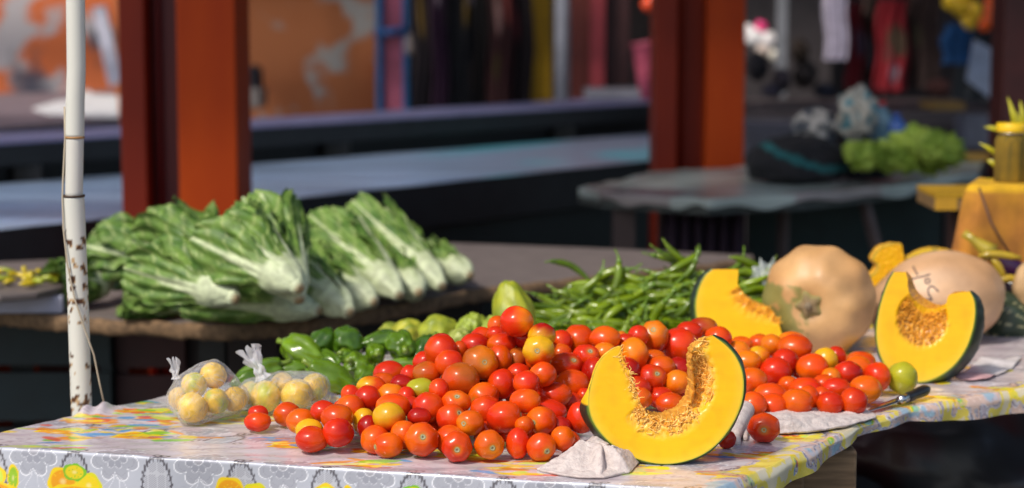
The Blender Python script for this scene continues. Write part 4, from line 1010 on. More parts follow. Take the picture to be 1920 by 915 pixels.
# ---------------------------------------------------------------- chillies
def chilli_proto(i):
    rn = random.Random(i*31+2); L = rn.uniform(.080,.115); cv = rn.uniform(.3, 1.5)*rn.choice([-1, 1]); r = rn.uniform(.0074,.0096)
    pts = []; a = -cv*.5; p = Vector((-L/2, 0, 0)); n = 14
    for k in range(n+1):
        pts.append(p.copy()); a += cv/n; p = p+Vector((math.cos(a), math.sin(a), .10*math.sin(k*.6+i)))*L/n
    rad = [r*min(1, (.55+k/n*3))*(1 if k/n < .55 else max(.06, 1-((k/n-.55)/.45)**1.6)) for k in range(n+1)]
    g = Vector(rn.choice([(.15,.23,.003), (.20,.29,.004), (.09,.155,.003), (.27,.34,.008)]))
    m = MB(); m.tube(pts, rad, 9, tuple(g)); m.c = [tuple(g*(1+.3*nz(q, 30, i))) for q in m.v]
    s = MB(); d = (pts[0]-pts[1]).normalized(); sd = Vector((-d.y, d.x, .3))
    s.tube([pts[0]-d*.002, pts[0]+d*.006, pts[0]+d*.018+sd*.003, pts[0]+d*.032+sd*.010], [r*.85, r*.5, .0016, .0018], 7, (.16,.28,.03))
    return m, s
PRO = []
for i in range(12):
    m, s = chilli_proto(i); o = obj('chilli', m, M['pepper'], None, loc=(0,0,0)); c = obj('stem', s, M['pepper'], o); PRO.append((o, c))
topx = [1000,1030,1062,1085,1130,1200,1240,1265,1300,1345,1400,1425,1455]; topy = [585,562,548,528,515,500,492,470,486,492,500,506,520]
cnt = 0; used = set(); rc = random.Random(11)
def place_chilli(px, py, Y, an, tl, lab):
    global cnt
    k = rc.randrange(12); o, c = PRO[k]
    if k in used:
        c0 = c; o = o.copy(); COL.objects.link(o); c = c0.copy(); COL.objects.link(c); c.parent = o
    used.add(k)
    o.location = PY(px, py, Y)
    if o.location.z < TZ+.008: o.location.z = TZ+.008
    R = Matrix.Rotation(rc.uniform(-.5,.5), 3, 'Z') @ Matrix.Rotation(-an, 3, 'Y') @ Matrix.Rotation(rc.uniform(-1.2, 1.2), 3, 'X')
    if rc.random() < .5: R = Matrix.Rotation(math.pi, 3, 'Z') @ R
    o.rotation_euler = R.to_euler(); sc = rc.uniform(.85, 1.1); o.scale = (sc, sc, sc); tag(o, lab, 'chilli', group='green chillies heaped behind the tomatoes'); cnt += 1
GL = 'slender green chilli tangled in the heap behind the tomatoes'
for k in range(222):
    px = rc.uniform(1015, 1442); tp = float(np.interp(px, topx, topy)); py = tp+9+(636-tp)*rc.random()**.85
    Y = 3.97+(625-py)/150*.26+rc.uniform(-.015, .02)
    place_chilli(px, py, Y, rc.gauss(0, .36), 0, GL)
for k in range(60):
    px = rc.uniform(1040, 1425); tp = float(np.interp(px, topx, topy)); py = tp+24+(630-tp)*rc.random()
    place_chilli(px, py, 4.04+(625-py)/150*.26+rc.uniform(0, .03), rc.gauss(0, .5), 0, GL)
for (px, py, an, lab) in ((1078,512,-.5,'green chilli sticking out furthest to the upper left of the heap'),(1030,572,-.1,'green chilli lying lowest at the left tip of the heap'),(1268,478,.8,'green chilli poking up at the very top of the heap'),(1432,506,.8,'green chilli standing up beside the tan squash, right end of the heap'),(1218,549,.0,'long straight chilli lying level across the front of the heap'),(1085,535,-.5,'chilli with a long curved stalk on the left side of the heap'),(1442,520,1.0,'thin chilli curling upward behind the tan squash'),(1400,498,.5,'chilli slanting up between the yellow wedge and the tan squash')):
    place_chilli(px, py, 3.97+(625-py)/150*.26-.02, an, 0, lab)
# ---------------------------------------------------------------- fruit bags
def film_mat():
    m = bpy.data.materials.new('clear_film'); m.use_nodes = True; nt = m.node_tree; b = nt.nodes['Principled BSDF']; out = nt.nodes['Material Output']
    b.inputs['Base Color'].default_value = (.68,.68,.70,1); b.inputs['Roughness'].default_value = .08; b.inputs['Specular IOR Level'].default_value = .8
    tr = nt.nodes.new('ShaderNodeBsdfTransparent'); mx = nt.nodes.new('ShaderNodeMixShader')
    tc = nt.nodes.new('ShaderNodeTexCoord'); n = nt.nodes.new('ShaderNodeTexNoise'); n.inputs['Scale'].default_value = 55; n.inputs['Detail'].default_value = 3; n.inputs['Distortion'].default_value = 1.2
    nt.links.new(tc.outputs['Object'], n.inputs['Vector']); bp = nt.nodes.new('ShaderNodeBump'); bp.inputs['Strength'].default_value = .9; bp.inputs['Distance'].default_value = .010
    nt.links.new(n.outputs['Fac'], bp.inputs['Height']); nt.links.new(bp.outputs['Normal'], b.inputs['Normal'])
    lw = nt.nodes.new('ShaderNodeLayerWeight'); lw.inputs['Blend'].default_value = .35; nt.links.new(bp.outputs['Normal'], lw.inputs['Normal'])
    mr = nt.nodes.new('ShaderNodeMapRange'); mr.inputs['To Min'].default_value = .03; mr.inputs['To Max'].default_value = .72; nt.links.new(lw.outputs['Facing'], mr.inputs['Value'])
    nt.links.new(mr.outputs[0], mx.inputs['Fac']); nt.links.new(tr.outputs[0], mx.inputs[1]); nt.links.new(b.outputs[0], mx.inputs[2]); nt.links.new(mx.outputs[0], out.inputs['Surface'])
    return m
M['film'] = film_mat()
M['film_knot'] = mat('film_bunched', (.80,.80,.83), .15, alpha=.5, bump=.9, bump_sc=90)
import bmesh
def fruit_bag(fr, neck, flare, lab, glab, Yb, extra=()):
    cs = []
    for (px, py, rp, l, yo, cc) in fr:
        Y = Yb+yo; c = PY(px, py, Y); r = mm(rp, Y)
        if c.z-r < TZ+.003: c.z = TZ+r+.003
        cs.append((c, r))
        R = axis_rot((random.uniform(-1,1), random.uniform(-.6,.6), random.uniform(.2,1))); sd = random.uniform(0, 99)
        cf = lambda p: tuple(Vector((.86,.53,.03)).lerp(Vector(cc), max(0, min(1, .4+1.3*nz(p, 1.3, sd)))))
        o = obj('yellow_fruit', fruit_mesh(unit_fruit(5,.015,.12), c, R, r, r, r*.96, cf, None, .03, sd), M['guava'], None, loc=(c.x, c.y, c.z-r)); tag(o, l, 'fruit', group=glab)
    nk = PY(*neck, Yb); cen_ = sum((c for c, r in cs), Vector())/len(cs)
    t = thing('fruit_bag', lab, 'bag', (cen_.x, cen_.y, TZ))
    bm = bmesh.new()
    for c, r in cs:
        for k in range(40):
            a = math.acos(1-2*(k+.5)/40); b = k*2.39996; bm.verts.new(c+Vector((math.sin(a)*math.cos(b), math.sin(a)*math.sin(b), math.cos(a)))*(r+.004))
    bm.verts.new(nk)
    for (px, py, yo) in extra: bm.verts.new(PY(px, py, Yb+yo))
    res = bmesh.ops.convex_hull(bm, input=bm.verts)
    bmesh.ops.delete(bm, geom=[v for v in bm.verts if not v.link_faces], context='VERTS')
    bmesh.ops.subdivide_edges(bm, edges=bm.edges, cuts=3, use_grid_fill=True); bmesh.ops.triangulate(bm, faces=bm.faces)
    bmesh.ops.smooth_vert(bm, verts=bm.verts, factor=.5, use_axis_x=True, use_axis_y=True, use_axis_z=True)
    vs = []
    for v in bm.verts:
        d = (v.co-cen_).normalized(); k = .0035*nz(v.co, 45)+.005*abs(nz(v.co, 22, 5)); q = v.co+d*(k)
        if q.z < TZ+.001: q.z = TZ+.001
        vs.append(q)
    bm.verts.index_update(); fs = [tuple(v.index for v in f.verts) for f in bm.faces]; bm.free()
    obj('bag_film', MB().add(vs, fs), M['film'], t)
    # gathered pleats to the knot, the knot and the flared top
    fl = PY(*flare, Yb); ax = (fl-nk).normalized(); s1 = ax.cross(Vector((0,1,0))).normalized(); s2 = ax.cross(s1)
    L = (fl-nk).length; P = []
    for i in range(26):
        w = i/25; rad = np.interp(w, [0,.15,.30,.42,.55,.8,1], [.016,.0085,.0115,.0065,.009,.015,.019])*L/.045*.85; row = []
        for j in range(40):
            a = 2*math.pi*j/40; k = 1+(.16+.22*w*w)*math.sin(a*7+w*5)+.25*nz((math.cos(a)*2, math.sin(a)*2, w*4), 1)
            row.append(nk-ax*L*.08+ax*(L*1.08*w+.012*w*math.sin(a*3))+(s1*math.cos(a)+s2*math.sin(a)*(1-.55*w))*rad*k)
        P.append(row)
    m = MB().grid(P, closed=True); obj('knot', m, M['film_knot'], t)
    return t
YG = (.50,.50,.04); PK = (.90,.58,.12)
fruit_bag([(361,764,30,'pale yellow fruit at the bottom front of the first bag',-.03,PK),(364,722,25,'fruit in the upper left of the first bag, under the knot',0,YG),(400,704,26,'topmost fruit in the first bag',.02,PK),(405,752,25,'greenest fruit, in the middle of the first bag',-.01,(.40,.45,.05)),(440,748,24,'fruit at the right end of the first bag',.02,PK),(336,747,22,'small fruit at the left end of the first bag',.03,PK)],
 (330,708), (326,682), 'left clear bag of pale yellow fruit, with its knot on the left side', 'yellow fruit in the left bag', PT(385,790).y, ((372,798,-.05),(455,765,.0),(425,712,.0)))
fruit_bag([(498,744,31,'large greenish fruit at the front left of the second bag',-.02,YG),(556,740,31,'large pale fruit in the middle of the second bag',-.02,(.85,.62,.14)),(590,726,27,'fruit at the right end of the second bag',.02,YG),(470,737,23,'fruit at the left end of the second bag',.03,YG),(530,722,24,'fruit at the back of the second bag',.05,PK)],
 (492,706), (468,660), 'clear knotted bag of yellow fruit in front of the peppers, its flared knot standing up', 'yellow fruit in the right bag', PT(540,772).y, ((615,752,0),(450,745,0)))
m = blob(MB(), PT(606, 748, TZ+.012), (.022,.016,.014), (.85,.85,.88), .4, 4, 2, n=16); tag(obj('film_scrap', m, M['film_knot']), 'white twist of plastic beside the second fruit bag', 'plastic')
# ---------------------------------------------------------------- pumpkin wedges
def resample(pts, n, smooth=1):
    P = [Vector((x, y)) for x, y in pts]
    for _ in range(smooth):
        Q = [P[0]]
        for a, b in zip(P, P[1:]): Q += [a.lerp(b, .25), a.lerp(b, .75)]
        Q.append(P[-1]); P = Q
    L = [0]
    for a, b in zip(P, P[1:]): L.append(L[-1]+(b-a).length)
    out = []; j = 0
    for i in range(n):
        d = L[-1]*i/(n-1)
        while j < len(L)-2 and L[j+1] < d: j += 1
        s = (d-L[j])/max(1e-9, L[j+1]-L[j]); out.append(P[j].lerp(P[j+1], s))
    return out
def wedge(lab, D, ybot, outer, inner, th, ti, shift, lean=.12, bulge=.012, rindc=(.014,.026,.016), jag=2.2, pulp=None, hollow=None, fibres=0, seed=0, rind_from=0., pulpcol=(.86,.38,.015), mats=('flesh','rind'), rough_pulp=.007, fibL=(.005,.015), pale=(.97,.66,.20)):
    N = 150; Mx = 26; O = resample(outer, N, 2); I = resample(inner, N, 1)
    def W(p, dy=0.): return PY(p.x, p.y, D+lean*mm(ybot-p.y, D)+dy)
    t = thing('pumpkin_wedge', lab, 'pumpkin wedge', PT(sum(p.x for p in O)/N, ybot))
    rn = random.Random(seed)
    Ij = []
    for i, p in enumerate(I):
        tt = i/(N-1); k = jag*(nz((i*.35, seed, 0), 1)*1.6+nz((i*1.1, seed, 3), 1)*1.2)*min(1, min(tt, 1-tt)*14); d = (O[i]-p)
        if d.length > 1e-6: d.normalize()
        Ij.append(p-d*k)
    rows = []; cols = []
    for i in range(N):
        tt = i/(N-1); row = []
        for j in range(Mx):
            s = j/(Mx-1); p = Ij[i].lerp(O[i], s); dy = 0.; c = Vector((.95,.52,.002))
            e = nz((p.x*.05, p.y*.05, seed), 1); c = c.lerp(Vector((.92,.42,.003)), max(0, e)*.8)
            c = c*(1+.10*nz((p.x*.02, p.y*.2, seed), 1)*.5); c = c.lerp(Vector((.92,.62,.05)), .5*max(0, (s-.8)*5))
            if s > .97: c = Vector((.40,.42,.04))
            pv = pulp(tt, s, p) if pulp else 0
            hv_ = hollow(tt, s, p) if hollow else 0
            if pv > 0:
                st = nz((p.x*.25+p.y*.08, p.y*.10-p.x*.03, 7), 1)+.6*nz((p.x*.7, p.y*.35, 3), 1)
                cc = Vector(pulpcol).lerp(Vector(pale), max(0, min(1, .45+1.5*st))); c = c.lerp(cc, min(1, pv)); dy += rough_pulp*min(1, pv)*(.5+1.2*nz((p.x*.13, p.y*.13, 9), 1))
            if hv_ > 0: dy += hv_
            row.append(W(p, dy)); cols.append(tuple(c))
        rows.append(row)
    nn = MB().grid(rows, cols)
    # back cut face and the cavity wall
    def thk(i):
        tt = i/(N-1); k = max(.03, math.sin(math.pi*min(1, max(0, tt)))**.55)
        return k*(min(1, max(.03, (tt-rind_from*.75)/(rind_from*.35))) if rind_from else 1)
    sx, sz = shift; back = []; bcol = []
    for i in range(N):
        k = thk(i); o_ = W(O[i])+Vector((sx*k, th*k, sz*k)); i_ = W(Ij[i])+Vector((sx*k*ti/th, ti*k, sz*k*.3)); row = []
        for j in range(8): row.append(i_.lerp(o_, j/7)); bcol.append((.86,.45,.01))
        back.append(row)
    nn.grid([r[::-1] for r in back], [bcol[i*8+7-j] for i in range(N) for j in range(8)])
    cav = []; cc = []
    for i in range(N):
        a = rows[i][0]; b = back[i][0]; row = []
        for j in range(7): row.append(a.lerp(b, j/6)+Vector((0,0,.004*nz((i*.4, j, seed), 1) if 0 < j < 6 else 0))); cc.append(tuple(Vector((.80,.40,.05)).lerp(Vector((.60,.22,.02)), max(0, min(1, .5+1.5*nz((i*.5, j*.9, 2), 1))))))
        cav.append(row)
    nn.grid([r[::-1] for r in cav], [cc[i*7+6-j] for i in range(N) for j in range(7)])
    fl = obj('flesh', nn, M['flesh'], t)
    # rind
    R = []; rc_ = []
    for i in range(N):
        a = W(O[i]); b = back[i][-1]; o2 = O[min(i+1, N-1)]-O[max(i-1, 0)]; nr = Vector((-(o2.y), 0, -(o2.x)))
        nr = Vector((o2.y, 0, o2.x)); nr.normalize()
        # make it point away from the inner edge
        dd = W(O[i])-W(Ij[i]); 
        if nr.x*dd.x+nr.z*dd.z < 0 and dd.length > 1e-4: nr = -nr
        tt = i/(N-1); row = []
        for j in range(15):
            s = j/14; q = a.lerp(b, s)+nr*(bulge*math.sin(math.pi*s)**.8*thk(i)+.0012*(1 if j else 0))+nr*.0015*nz((i*.2, s*3, 5), 1)
            row.append(q); g = Vector(rindc)
            if j == 0: g = Vector((.16,.26,.03))
            if tt < rind_from and j < 9: g = Vector((.88,.50,.01))
            rc_.append(tuple(g))
        R.append(row)
    obj('rind', MB().grid(R, rc_), M['rind'], t)
    if fibres:
        m = MB(); k = 0; tries = 0
        while k < fibres and tries < 20000:
            tries += 1; i = rn.randrange(N); s = .04+rn.random()**1.4*.7; p = Ij[i].lerp(O[i], s)
            if (pulp(i/(N-1), s, p) if pulp else 0) < .35: continue
            jj = min(Mx-1, int(s*(Mx-1))); q = rows[i][jj]+Vector((0, -.001, 0)); a = rn.uniform(0, 6.28); L = rn.uniform(*fibL); pts = []
            for n_ in range(6):
                pts.append(q.copy()); a += rn.gauss(0, .55); q = q+Vector((math.cos(a), rn.uniform(-.35,.25), math.sin(a)))*L/5
            c = Vector(pale).lerp(Vector((.88,.36,.01)), rn.random()**.8); m.tube(pts, [.0005,.0008,.0009,.0008,.0006,.0003], 5, tuple(c)); k += 1
        if k: obj('pulp_fibres', m, M['fibre'], t)
    return t
# front wedge
fo_ = [(1162,650),(1146,655),(1126,672),(1112,700),(1104,735),(1102,760),(1110,790),(1130,818),(1160,845),(1195,862),(1235,871),(1272,869),(1312,857),(1345,834),(1372,800),(1390,762),(1396,725),(1392,692),(1378,664),(1358,644),(1336,629)]
fi_ = [(1164,651),(1166,668),(1172,684),(1185,702),(1188,716),(1195,736),(1204,764),(1219,781),(1240,788),(1264,784),(1284,771),(1297,750),(1301,724),(1298,700),(1296,682),(1296,664),(1303,648),(1318,637),(1334,630)]
def p1(tt, s, p):
    w = 0
    if .30 < tt < .70: w = 1.25-s*2.6
    elif tt >= .70 and tt < .96:
        e = ((p.x-1312)/28)**2+((p.y-712)/55)**2; w = 1.5-e*1.1 if e < 1.4 else 0; w = max(w, 1-s*3)
    elif tt <= .30: w = .9-s*5
    return max(0, w)
def h1(tt, s, p):
    e = ((p.x-1306)/30)**2+((p.y-716)/58)**2
    return .030*max(0, 1-e)**.7 if s > .02 else 0
DF = PT(1240, 871, TZ+.001).y
wedge('large front pumpkin wedge with stringy orange hollow, standing on the front edge of the table', DF, 871, fo_, fi_, .085, .05, (-.010, .004), .10, .012, pulp=p1, hollow=h1, fibres=520, seed=2, rind_from=.20)
# right wedge
ro = [(1676,510),(1665,528),(1655,556),(1646,590),(1642,630),(1648,665),(1664,695),(1692,713),(1728,719),(1760,708),(1790,686),(1812,655),(1824,620),(1829,590),(1827,562),(1818,546)]
ri = [(1698,510),(1702,522),(1702,542),(1710,558),(1724,570),(1738,578),(1752,579),(1766,574),(1774,570),(1776,560),(1779,552),(1795,549),(1810,547)]
def p2(tt, s, p):
    e = ((p.x-1729)/48)**2+((p.y-600)/50)**2
    return max(0, min(1, (1.1-e)*3.5))*(1 if s > .10 else .3)
def h2(tt, s, p):
    e = ((p.x-1729)/50)**2+((p.y-596)/52)**2; return .018*max(0, 1-e)
DR_ = PT(1728, 719, TZ+.001).y
wedge('tall pumpkin wedge with dark green rind on its right, leaning on the marked squash', DR_, 719, ro, ri, .075, .04, (.046, .004), .16, .014, jag=.8, pulp=p2, hollow=h2, fibres=420, seed=5, pulpcol=(.36,.13,.015), fibL=(.006,.014), pale=(.85,.42,.04), rough_pulp=.006)
# wedge behind the chillies
lo = [(1336,505),(1320,518),(1308,545),(1303,575),(1308,610),(1322,640),(1345,660),(1380,672),(1420,668),(1450,650),(1466,625)]
li = [(1384,505),(1384,518),(1382,532),(1390,545),(1400,558),(1414,568),(1430,574),(1445,580),(1456,592),(1460,605)]
def p3(tt, s, p): return max(0, .9-s*3) if tt > .25 else 0
DL = PT(1360, 668, TZ+.001).y-.02
wedge('smooth yellow pumpkin wedge with a square cut top, left of the tan squash', DL, 672, lo, li, .06, .035, (.0, .004), .10, .010, jag=.8, pulp=p3, fibres=110, seed=8, pulpcol=(.80,.30,.02), pale=(.90,.45,.03))
# ragged wedge piece behind
go = [(1690,458),(1668,458),(1648,466),(1638,482),(1636,489),(1648,494),(1644,512),(1626,522),(1622,545),(1630,580),(1655,600),(1690,606)]
gi = [(1691,460),(1694,478),(1697,490),(1696,500),(1698,508),(1700,518),(1700,530),(1700,545),(1702,560),(1704,570),(1705,580),(1708,590)]
wedge('ragged pumpkin piece poking up between the tan squash and the marked squash', 4.34, 600, go, gi, .05, .04, (.0, .0), .0, .004, rindc=(.70,.36,.03), jag=.6, pulp=lambda tt, s, p: .6, fibres=14, seed=12, rough_pulp=.002, pulpcol=(.80,.36,.01), pale=(.88,.46,.01))
ao = [(1690,490),(1710,480),(1736,470),(1760,470),(1790,476),(1815,488),(1840,508),(1855,530)]
ai = [(1700,500),(1715,492),(1736,484),(1760,482),(1788,488),(1810,500),(1832,520),(1845,540)]
wedge('yellow pumpkin slice whose rim shows just above the marked squash', 4.36, 500, ao, ai, .05, .03, (.0, .0), .0, .004, rindc=(.70,.40,.03), jag=.3, seed=14)
# ---------------------------------------------------------------- whole squashes
US = unit_fruit(10, .042, .20, 90, 60)
def squash(px, py, rx, rz, n, lab, Y, cf, shape=None, pr=US, wob=.05, mt='squash', seed=0, zr=None):
    c = PY(px, py, Y); R = axis_rot(n, .3)
    mb = fruit_mesh(pr, c, R, rx, rx, rz, cf, shape, wob, seed); zmin = min(v.z for v in mb.v)
    o = obj('squash', mb, M[mt], None, loc=(c.x, c.y, zmin)); tag(o, lab, 'squash'); return o, c, R
n1 = Vector((-.36, -.92, .02)).normalized()
def c_s1(p):
    c = Vector((.68,.40,.17)).lerp(Vector((.58,.30,.11)), max(0, min(1, .3+nz(p, 1.5, 3))))
    R = axis_rot(n1, .3); w = R @ p; u = w.x*.117; 
    k = nz(w, 4.5, 2)+.5*nz(w, 11, 5)+(-.50-w.x)*1.6-.25*max(0, w.z)+.10
    if w.x < -.30 and w.z < .35 and k > 0: c = c.lerp(Vector((.24,.24,.06)), min(.85, k*5))
    return tuple(c)
Ys1 = restY(1535, 566, .100)
o1, cs1, R1 = squash(1535, 564, .1165*Ys1/4.05, .100, n1, 'round tan squash with green mottling and a star-shaped stem, behind the right-hand tomatoes', Ys1, c_s1)
m = MB(); zc_ = .100*.80; r_ = .0
stt = [(0,.012,(.12,.08,.04)),(.35,.014,(.24,.16,.08)),(.7,.011,(.20,.14,.06)),(1.0,.004,(.26,.22,.07)),(1.15,-.004,(.20,.24,.06))]
rows = []; cl = []
for (f_, h_, c_) in stt:
    row = []
    for j in range(40):
        a = 2*math.pi*j/40; rr = .023*f_*(1+.45*f_*abs(math.cos(a*2.5))**3-.1); row.append(cs1+R1 @ Vector((rr*math.cos(a), rr*math.sin(a), zc_+h_+.002))); cl.append(c_)
    rows.append(row)
m.grid(rows, cl, closed=True); m.tube([cs1+R1 @ Vector((0,0,zc_-.002)), cs1+R1 @ Vector((.001,0,zc_+.016)), cs1+R1 @ Vector((.002,.001,zc_+.022))], [.010,.008,.0075], 10, (.20,.15,.09)); obj('stem', m, M['stem'], o1)
Ys2 = 4.10
c_s2 = lambda p: tuple(Vector((.66,.40,.22)).lerp(Vector((.58,.32,.15)), max(0, min(1, .4+nz(p, 1.2, 9)))))
sh2 = lambda q: Vector((q.x*(1-.16*max(0, q.z)), q.y*(1-.10*max(0, q.z)), q.z))
n2 = Vector((-.90, .05, -.22)).normalized()
o2, cs2, R2 = squash(1752, 566, .104, .146, n2, 'smooth pinkish tan squash with a price written on it in marker, behind the tall wedge', Ys2, c_s2, sh2, unit_fruit(8,.008,.10,90,60), .04)
bv = BVHTree.FromPolygons([tuple(v) for v in [o2.location+vv.co for vv in o2.data.vertices]], [tuple(p.vertices) for p in o2.data.polygons])
strokes = [[(1712,500),(1715,506),(1721,516)], [(1706,524),(1718,521),(1732,518),(1744,514)],
 [(1739+4.6*math.cos(a*.5236), 527+4.4*math.sin(a*.5236)) for a in range(13)],
 [(1713,548),(1718,555),(1725,561),(1735,561),(1748,562),(1745,557),(1741,551),(1740,543),(1743,538),(1747,536),(1753,540),(1760,547)],
 [(1735,582),(1744,579),(1753,576)], [(1756,574.5),(1764,571.5)]]
m = MB()
for st in strokes:
    L = []
    for a, b in zip(st, st[1:]):
        for k in range(5): L.append((a[0]+(b[0]-a[0])*k/5, a[1]+(b[1]-a[1])*k/5))
    L.append(st[-1]); pts = []
    for x, y in L:
        h = bv.ray_cast(O0, ray(x, y).normalized())
        if h[0] is not None: pts.append(h[0]-ray(x, y).normalized()*.0002)
    if len(pts) > 1: m.tube(pts, .0016, 6, (.02,.02,.04))
if m.v: obj('marker_price', m, M['generic'], o2)
def c_s3(p):
    c = Vector((.030,.050,.025)); a = math.atan2(p.y, p.x); 
    if abs(math.sin(a*7)) < .22 and nz(p, 9, 4) > .02: c = Vector((.45,.42,.22))
    return tuple(c)
o3, cs3, R3 = squash(1882, 603, .066, .075, (.75,-.6,-.1), 'dark green squash with pale dashes at the right edge of the table', 4.22, c_s3, None, unit_fruit(8,.03,.12,70,50))
m = MB(); m.tube([cs3+R3 @ Vector((0,0,.060)), cs3+R3 @ Vector((.0,.0,.080)), cs3+R3 @ Vector((.004,0,.096))], [.022,.013,.016], 12, (.32,.30,.09)); obj('stem', m, M['stem'], o3)
o4, _, _ = squash(1943, 535, .048, .060, (.1,.2,.95), 'pale tan squash cut off by the right edge of the picture', 4.20, lambda p: (.62,.40,.20))
for v in (o4,): v.location.z = v.location.z
# aubergines with yellow-green stalks
def aub(px, py, n, L, lab, Y=4.34):
    c = PY(px, py, Y); R = axis_rot(n); pr = unit_fruit(3,.01,.05)
    o = obj('aubergine', fruit_mesh(pr, c, R, .026, .026, L/2, lambda p: (.045,.010,.045), lambda q: Vector((q.x*(1-.3*max(0,q.z)), q.y*(1-.3*max(0,q.z)), q.z)), .04), M['pepper'], None, loc=c-Vector((0,0,.026)))
    tag(o, lab, 'aubergine', group='aubergines at the right edge')
    m = MB(); m.tube([c+R @ Vector((0,0,L/2-.018)), c+R @ Vector((0,0,L/2+.0)), c+R @ Vector((0,.004,L/2+.03)), c+R @ Vector((0,.01,L/2+.055))], [.024,.017,.009,.010], 10, (.42,.32,.03)); obj('stalk', m, M['pepper'], o)
aub(1893,500,(-.75,.0,.55),.14,'dark purple aubergine with its stalk up left, behind the marked squash')
aub(1900,538,(.9,-.2,.35),.13,'dark purple aubergine lying above the dark green squash', 4.28)
aub(1872,520,(.85,.2,.2),.13,'aubergine between the other two, mostly in shadow', 4.36)
for (a, b, lab) in (((1834,480),(1915,484),'thin yellow pod lying level above the aubergines'),((1860,486),(1884,524),'yellow pod slanting down between the aubergines'),((1862,530),(1920,524),'curved yellow pod between the two lower aubergines')):
    p = PY(*a, 4.24); q = PY(*b, 4.24); mid = (p+q)/2+Vector((0,0,.006)); m = MB(); m.tube([p, p.lerp(mid,.5)+Vector((0,0,.002)), mid, q.lerp(mid,.5), q], [.003,.008,.009,.008,.004], 10, (.50,.34,.02)); tag(obj('yellow_pod', m, M['pepper']), lab, 'pod')
# clear bag between wedge and squash
m = blob(MB(), PY(1437, 548, 4.14), (.038,.03,.055), (.4,.42,.42), .5, 4, 3, n=22); tag(obj('plastic_bag', m, M['film_knot2'] if 'film_knot2' in M else mat('grey_film', (.45,.50,.48), .15, alpha=.5, bump=.9, bump_sc=60)), 'crumpled clear bag squeezed between the chillies and the tan squash', 'bag')
# ---------------------------------------------------------------- rags
def patch(rows, nu, nv, amp, seed, mb, fr=30):
    C = [[PT(x, y, TZ+h) for x, y, h in r] for r in rows]; P = []
    def cat(L, s):
        s *= len(L)-1; i = min(int(s), len(L)-2); t_ = s-i; p0 = L[max(i-1,0)]; p1_ = L[i]; p2_ = L[i+1]; p3_ = L[min(i+2, len(L)-1)]
        return (.5*((2*p1_)+(p2_-p0)*t_+(2*p0-5*p1_+4*p2_-p3_)*t_**2+(3*p1_-p0-3*p2_+p3_)*t_**3)).lerp(p1_.lerp(p2_, t_), .75)
    for i in range(nv):
        row = []
        for j in range(nu):
            q = cat([cat(r, j/(nu-1)) for r in C], i/(nv-1)); e = min(1, 6*min(i/(nv-1), 1-i/(nv-1), j/(nu-1), 1-j/(nu-1))+.25)
            q = q+Vector((nz(q, fr, seed), nz(q, fr, seed+5), 0))*amp*.6+Vector((0,0,1))*(amp*(1.5*abs(nz(q, fr*.8, seed+9))-.45+.5*abs(nz((q.x+q.y, q.y*.3, q.z), fr*2.0, seed))+.18*nz(q, fr*7, seed))*e)
            if q.z < TZ+.003: q.z = TZ+.003
            row.append(q)
        P.append(row)
    mb.grid(P)
def fan(mb, peak, out, n_r=34, sub_=14, seed=0):
    P = []
    S = []
    for a, b in zip(out, out[1:]):
        for k in range(sub_): S.append((a, b, k/sub_))
    S.append((out[-1], out[-1], 0))
    for i in range(n_r):
        w = i/(n_r-1); row = []
        for (a, b, f) in S:
            A_ = PT(a[0], a[1], TZ+.002); B_ = PT(b[0], b[1], TZ+.002); e = A_.lerp(B_, f); hm = a[2]+(b[2]-a[2])*f
            g1, g2 = peak[0], peak[1]; kx = max(0, min(1, ((a[0]+(b[0]-a[0])*f)-1010)/190)); pk = PT(g1[0]+(g2[0]-g1[0])*kx, g1[1]+(g2[1]-g1[1])*kx, TZ+g1[2]+(g2[2]-g1[2])*kx)
            q = pk.lerp(e, w); q.z += hm*math.sin(math.pi*w**.85)*.9
            q += Vector((nz(q, 60, seed), nz(q, 60, seed+4), nz(q, 60, seed+8)))*.0016*min(1, w*4)+Vector((0,0,.0022*nz(q, 140, seed)))
            if w > .93: q.z -= .002*(w-.93)/.07
            if q.z < TZ+.003: q.z = TZ+.003
            row.append(q)
        P.append(row)
    mb.grid(P)
m = MB()
fan(m, [(1088,826,.036),(1150,838,.036)], [(1160,846,.004),(1110,834,.014),(1080,842,.002),(1050,862,.004),(1006,881,-.004),(1048,889,.007),(1098,893,-.006),(1128,894,.010),(1136,890,-.010),(1180,887,.006),(1206,860,.002)], seed=3)
patch([[(1012,884,.001),(1050,891,.002),(1090,896,.002),(1134,896,.002),(1176,888,.001)],[(1030,878,.005),(1062,882,.006),(1098,884,.007),(1140,884,.007),(1184,880,.005)],[(1060,872,.003),(1090,872,.003),(1110,872,.003),(1150,872,.003),(1190,870,.003)]], 60, 16, .0025, 13, m, 45)
tag(obj('rag', m, M['towel'], solid=.0035), 'crumpled pinkish grey terry rag under the left side of the front wedge', 'rag', group=None)
m = MB()
patch([[(1436,814,.003),(1480,812,.006),(1530,808,.005),(1590,798,.005),(1642,784,.003)],
       [(1434,796,.018),(1480,790,.022),(1535,784,.018),(1595,784,.011),(1642,781,.005)],
       [(1434,776,.016),(1480,772,.014),(1535,772,.010),(1595,774,.006),(1640,778,.003)],
       [(1434,764,.003),(1480,762,.003),(1535,762,.003),(1595,765,.003),(1636,774,.003)]], 90, 36, .005, 7, m, 40)
m.tube([PT(1412,752,TZ+.020), PT(1402,762,TZ+.024), PT(1391,782,TZ+.022), PT(1382,802,TZ+.014), PT(1378,820,TZ+.007), PT(1384,832,TZ+.003)], [.010,.014,.012,.011,.008,.003], 14)
m.tube([PT(1430,765,TZ+.012), PT(1412,757,TZ+.018), PT(1398,768,TZ+.012), PT(1394,800,TZ+.008), PT(1398,824,TZ+.003)], [.008,.010,.009,.007,.002], 14)
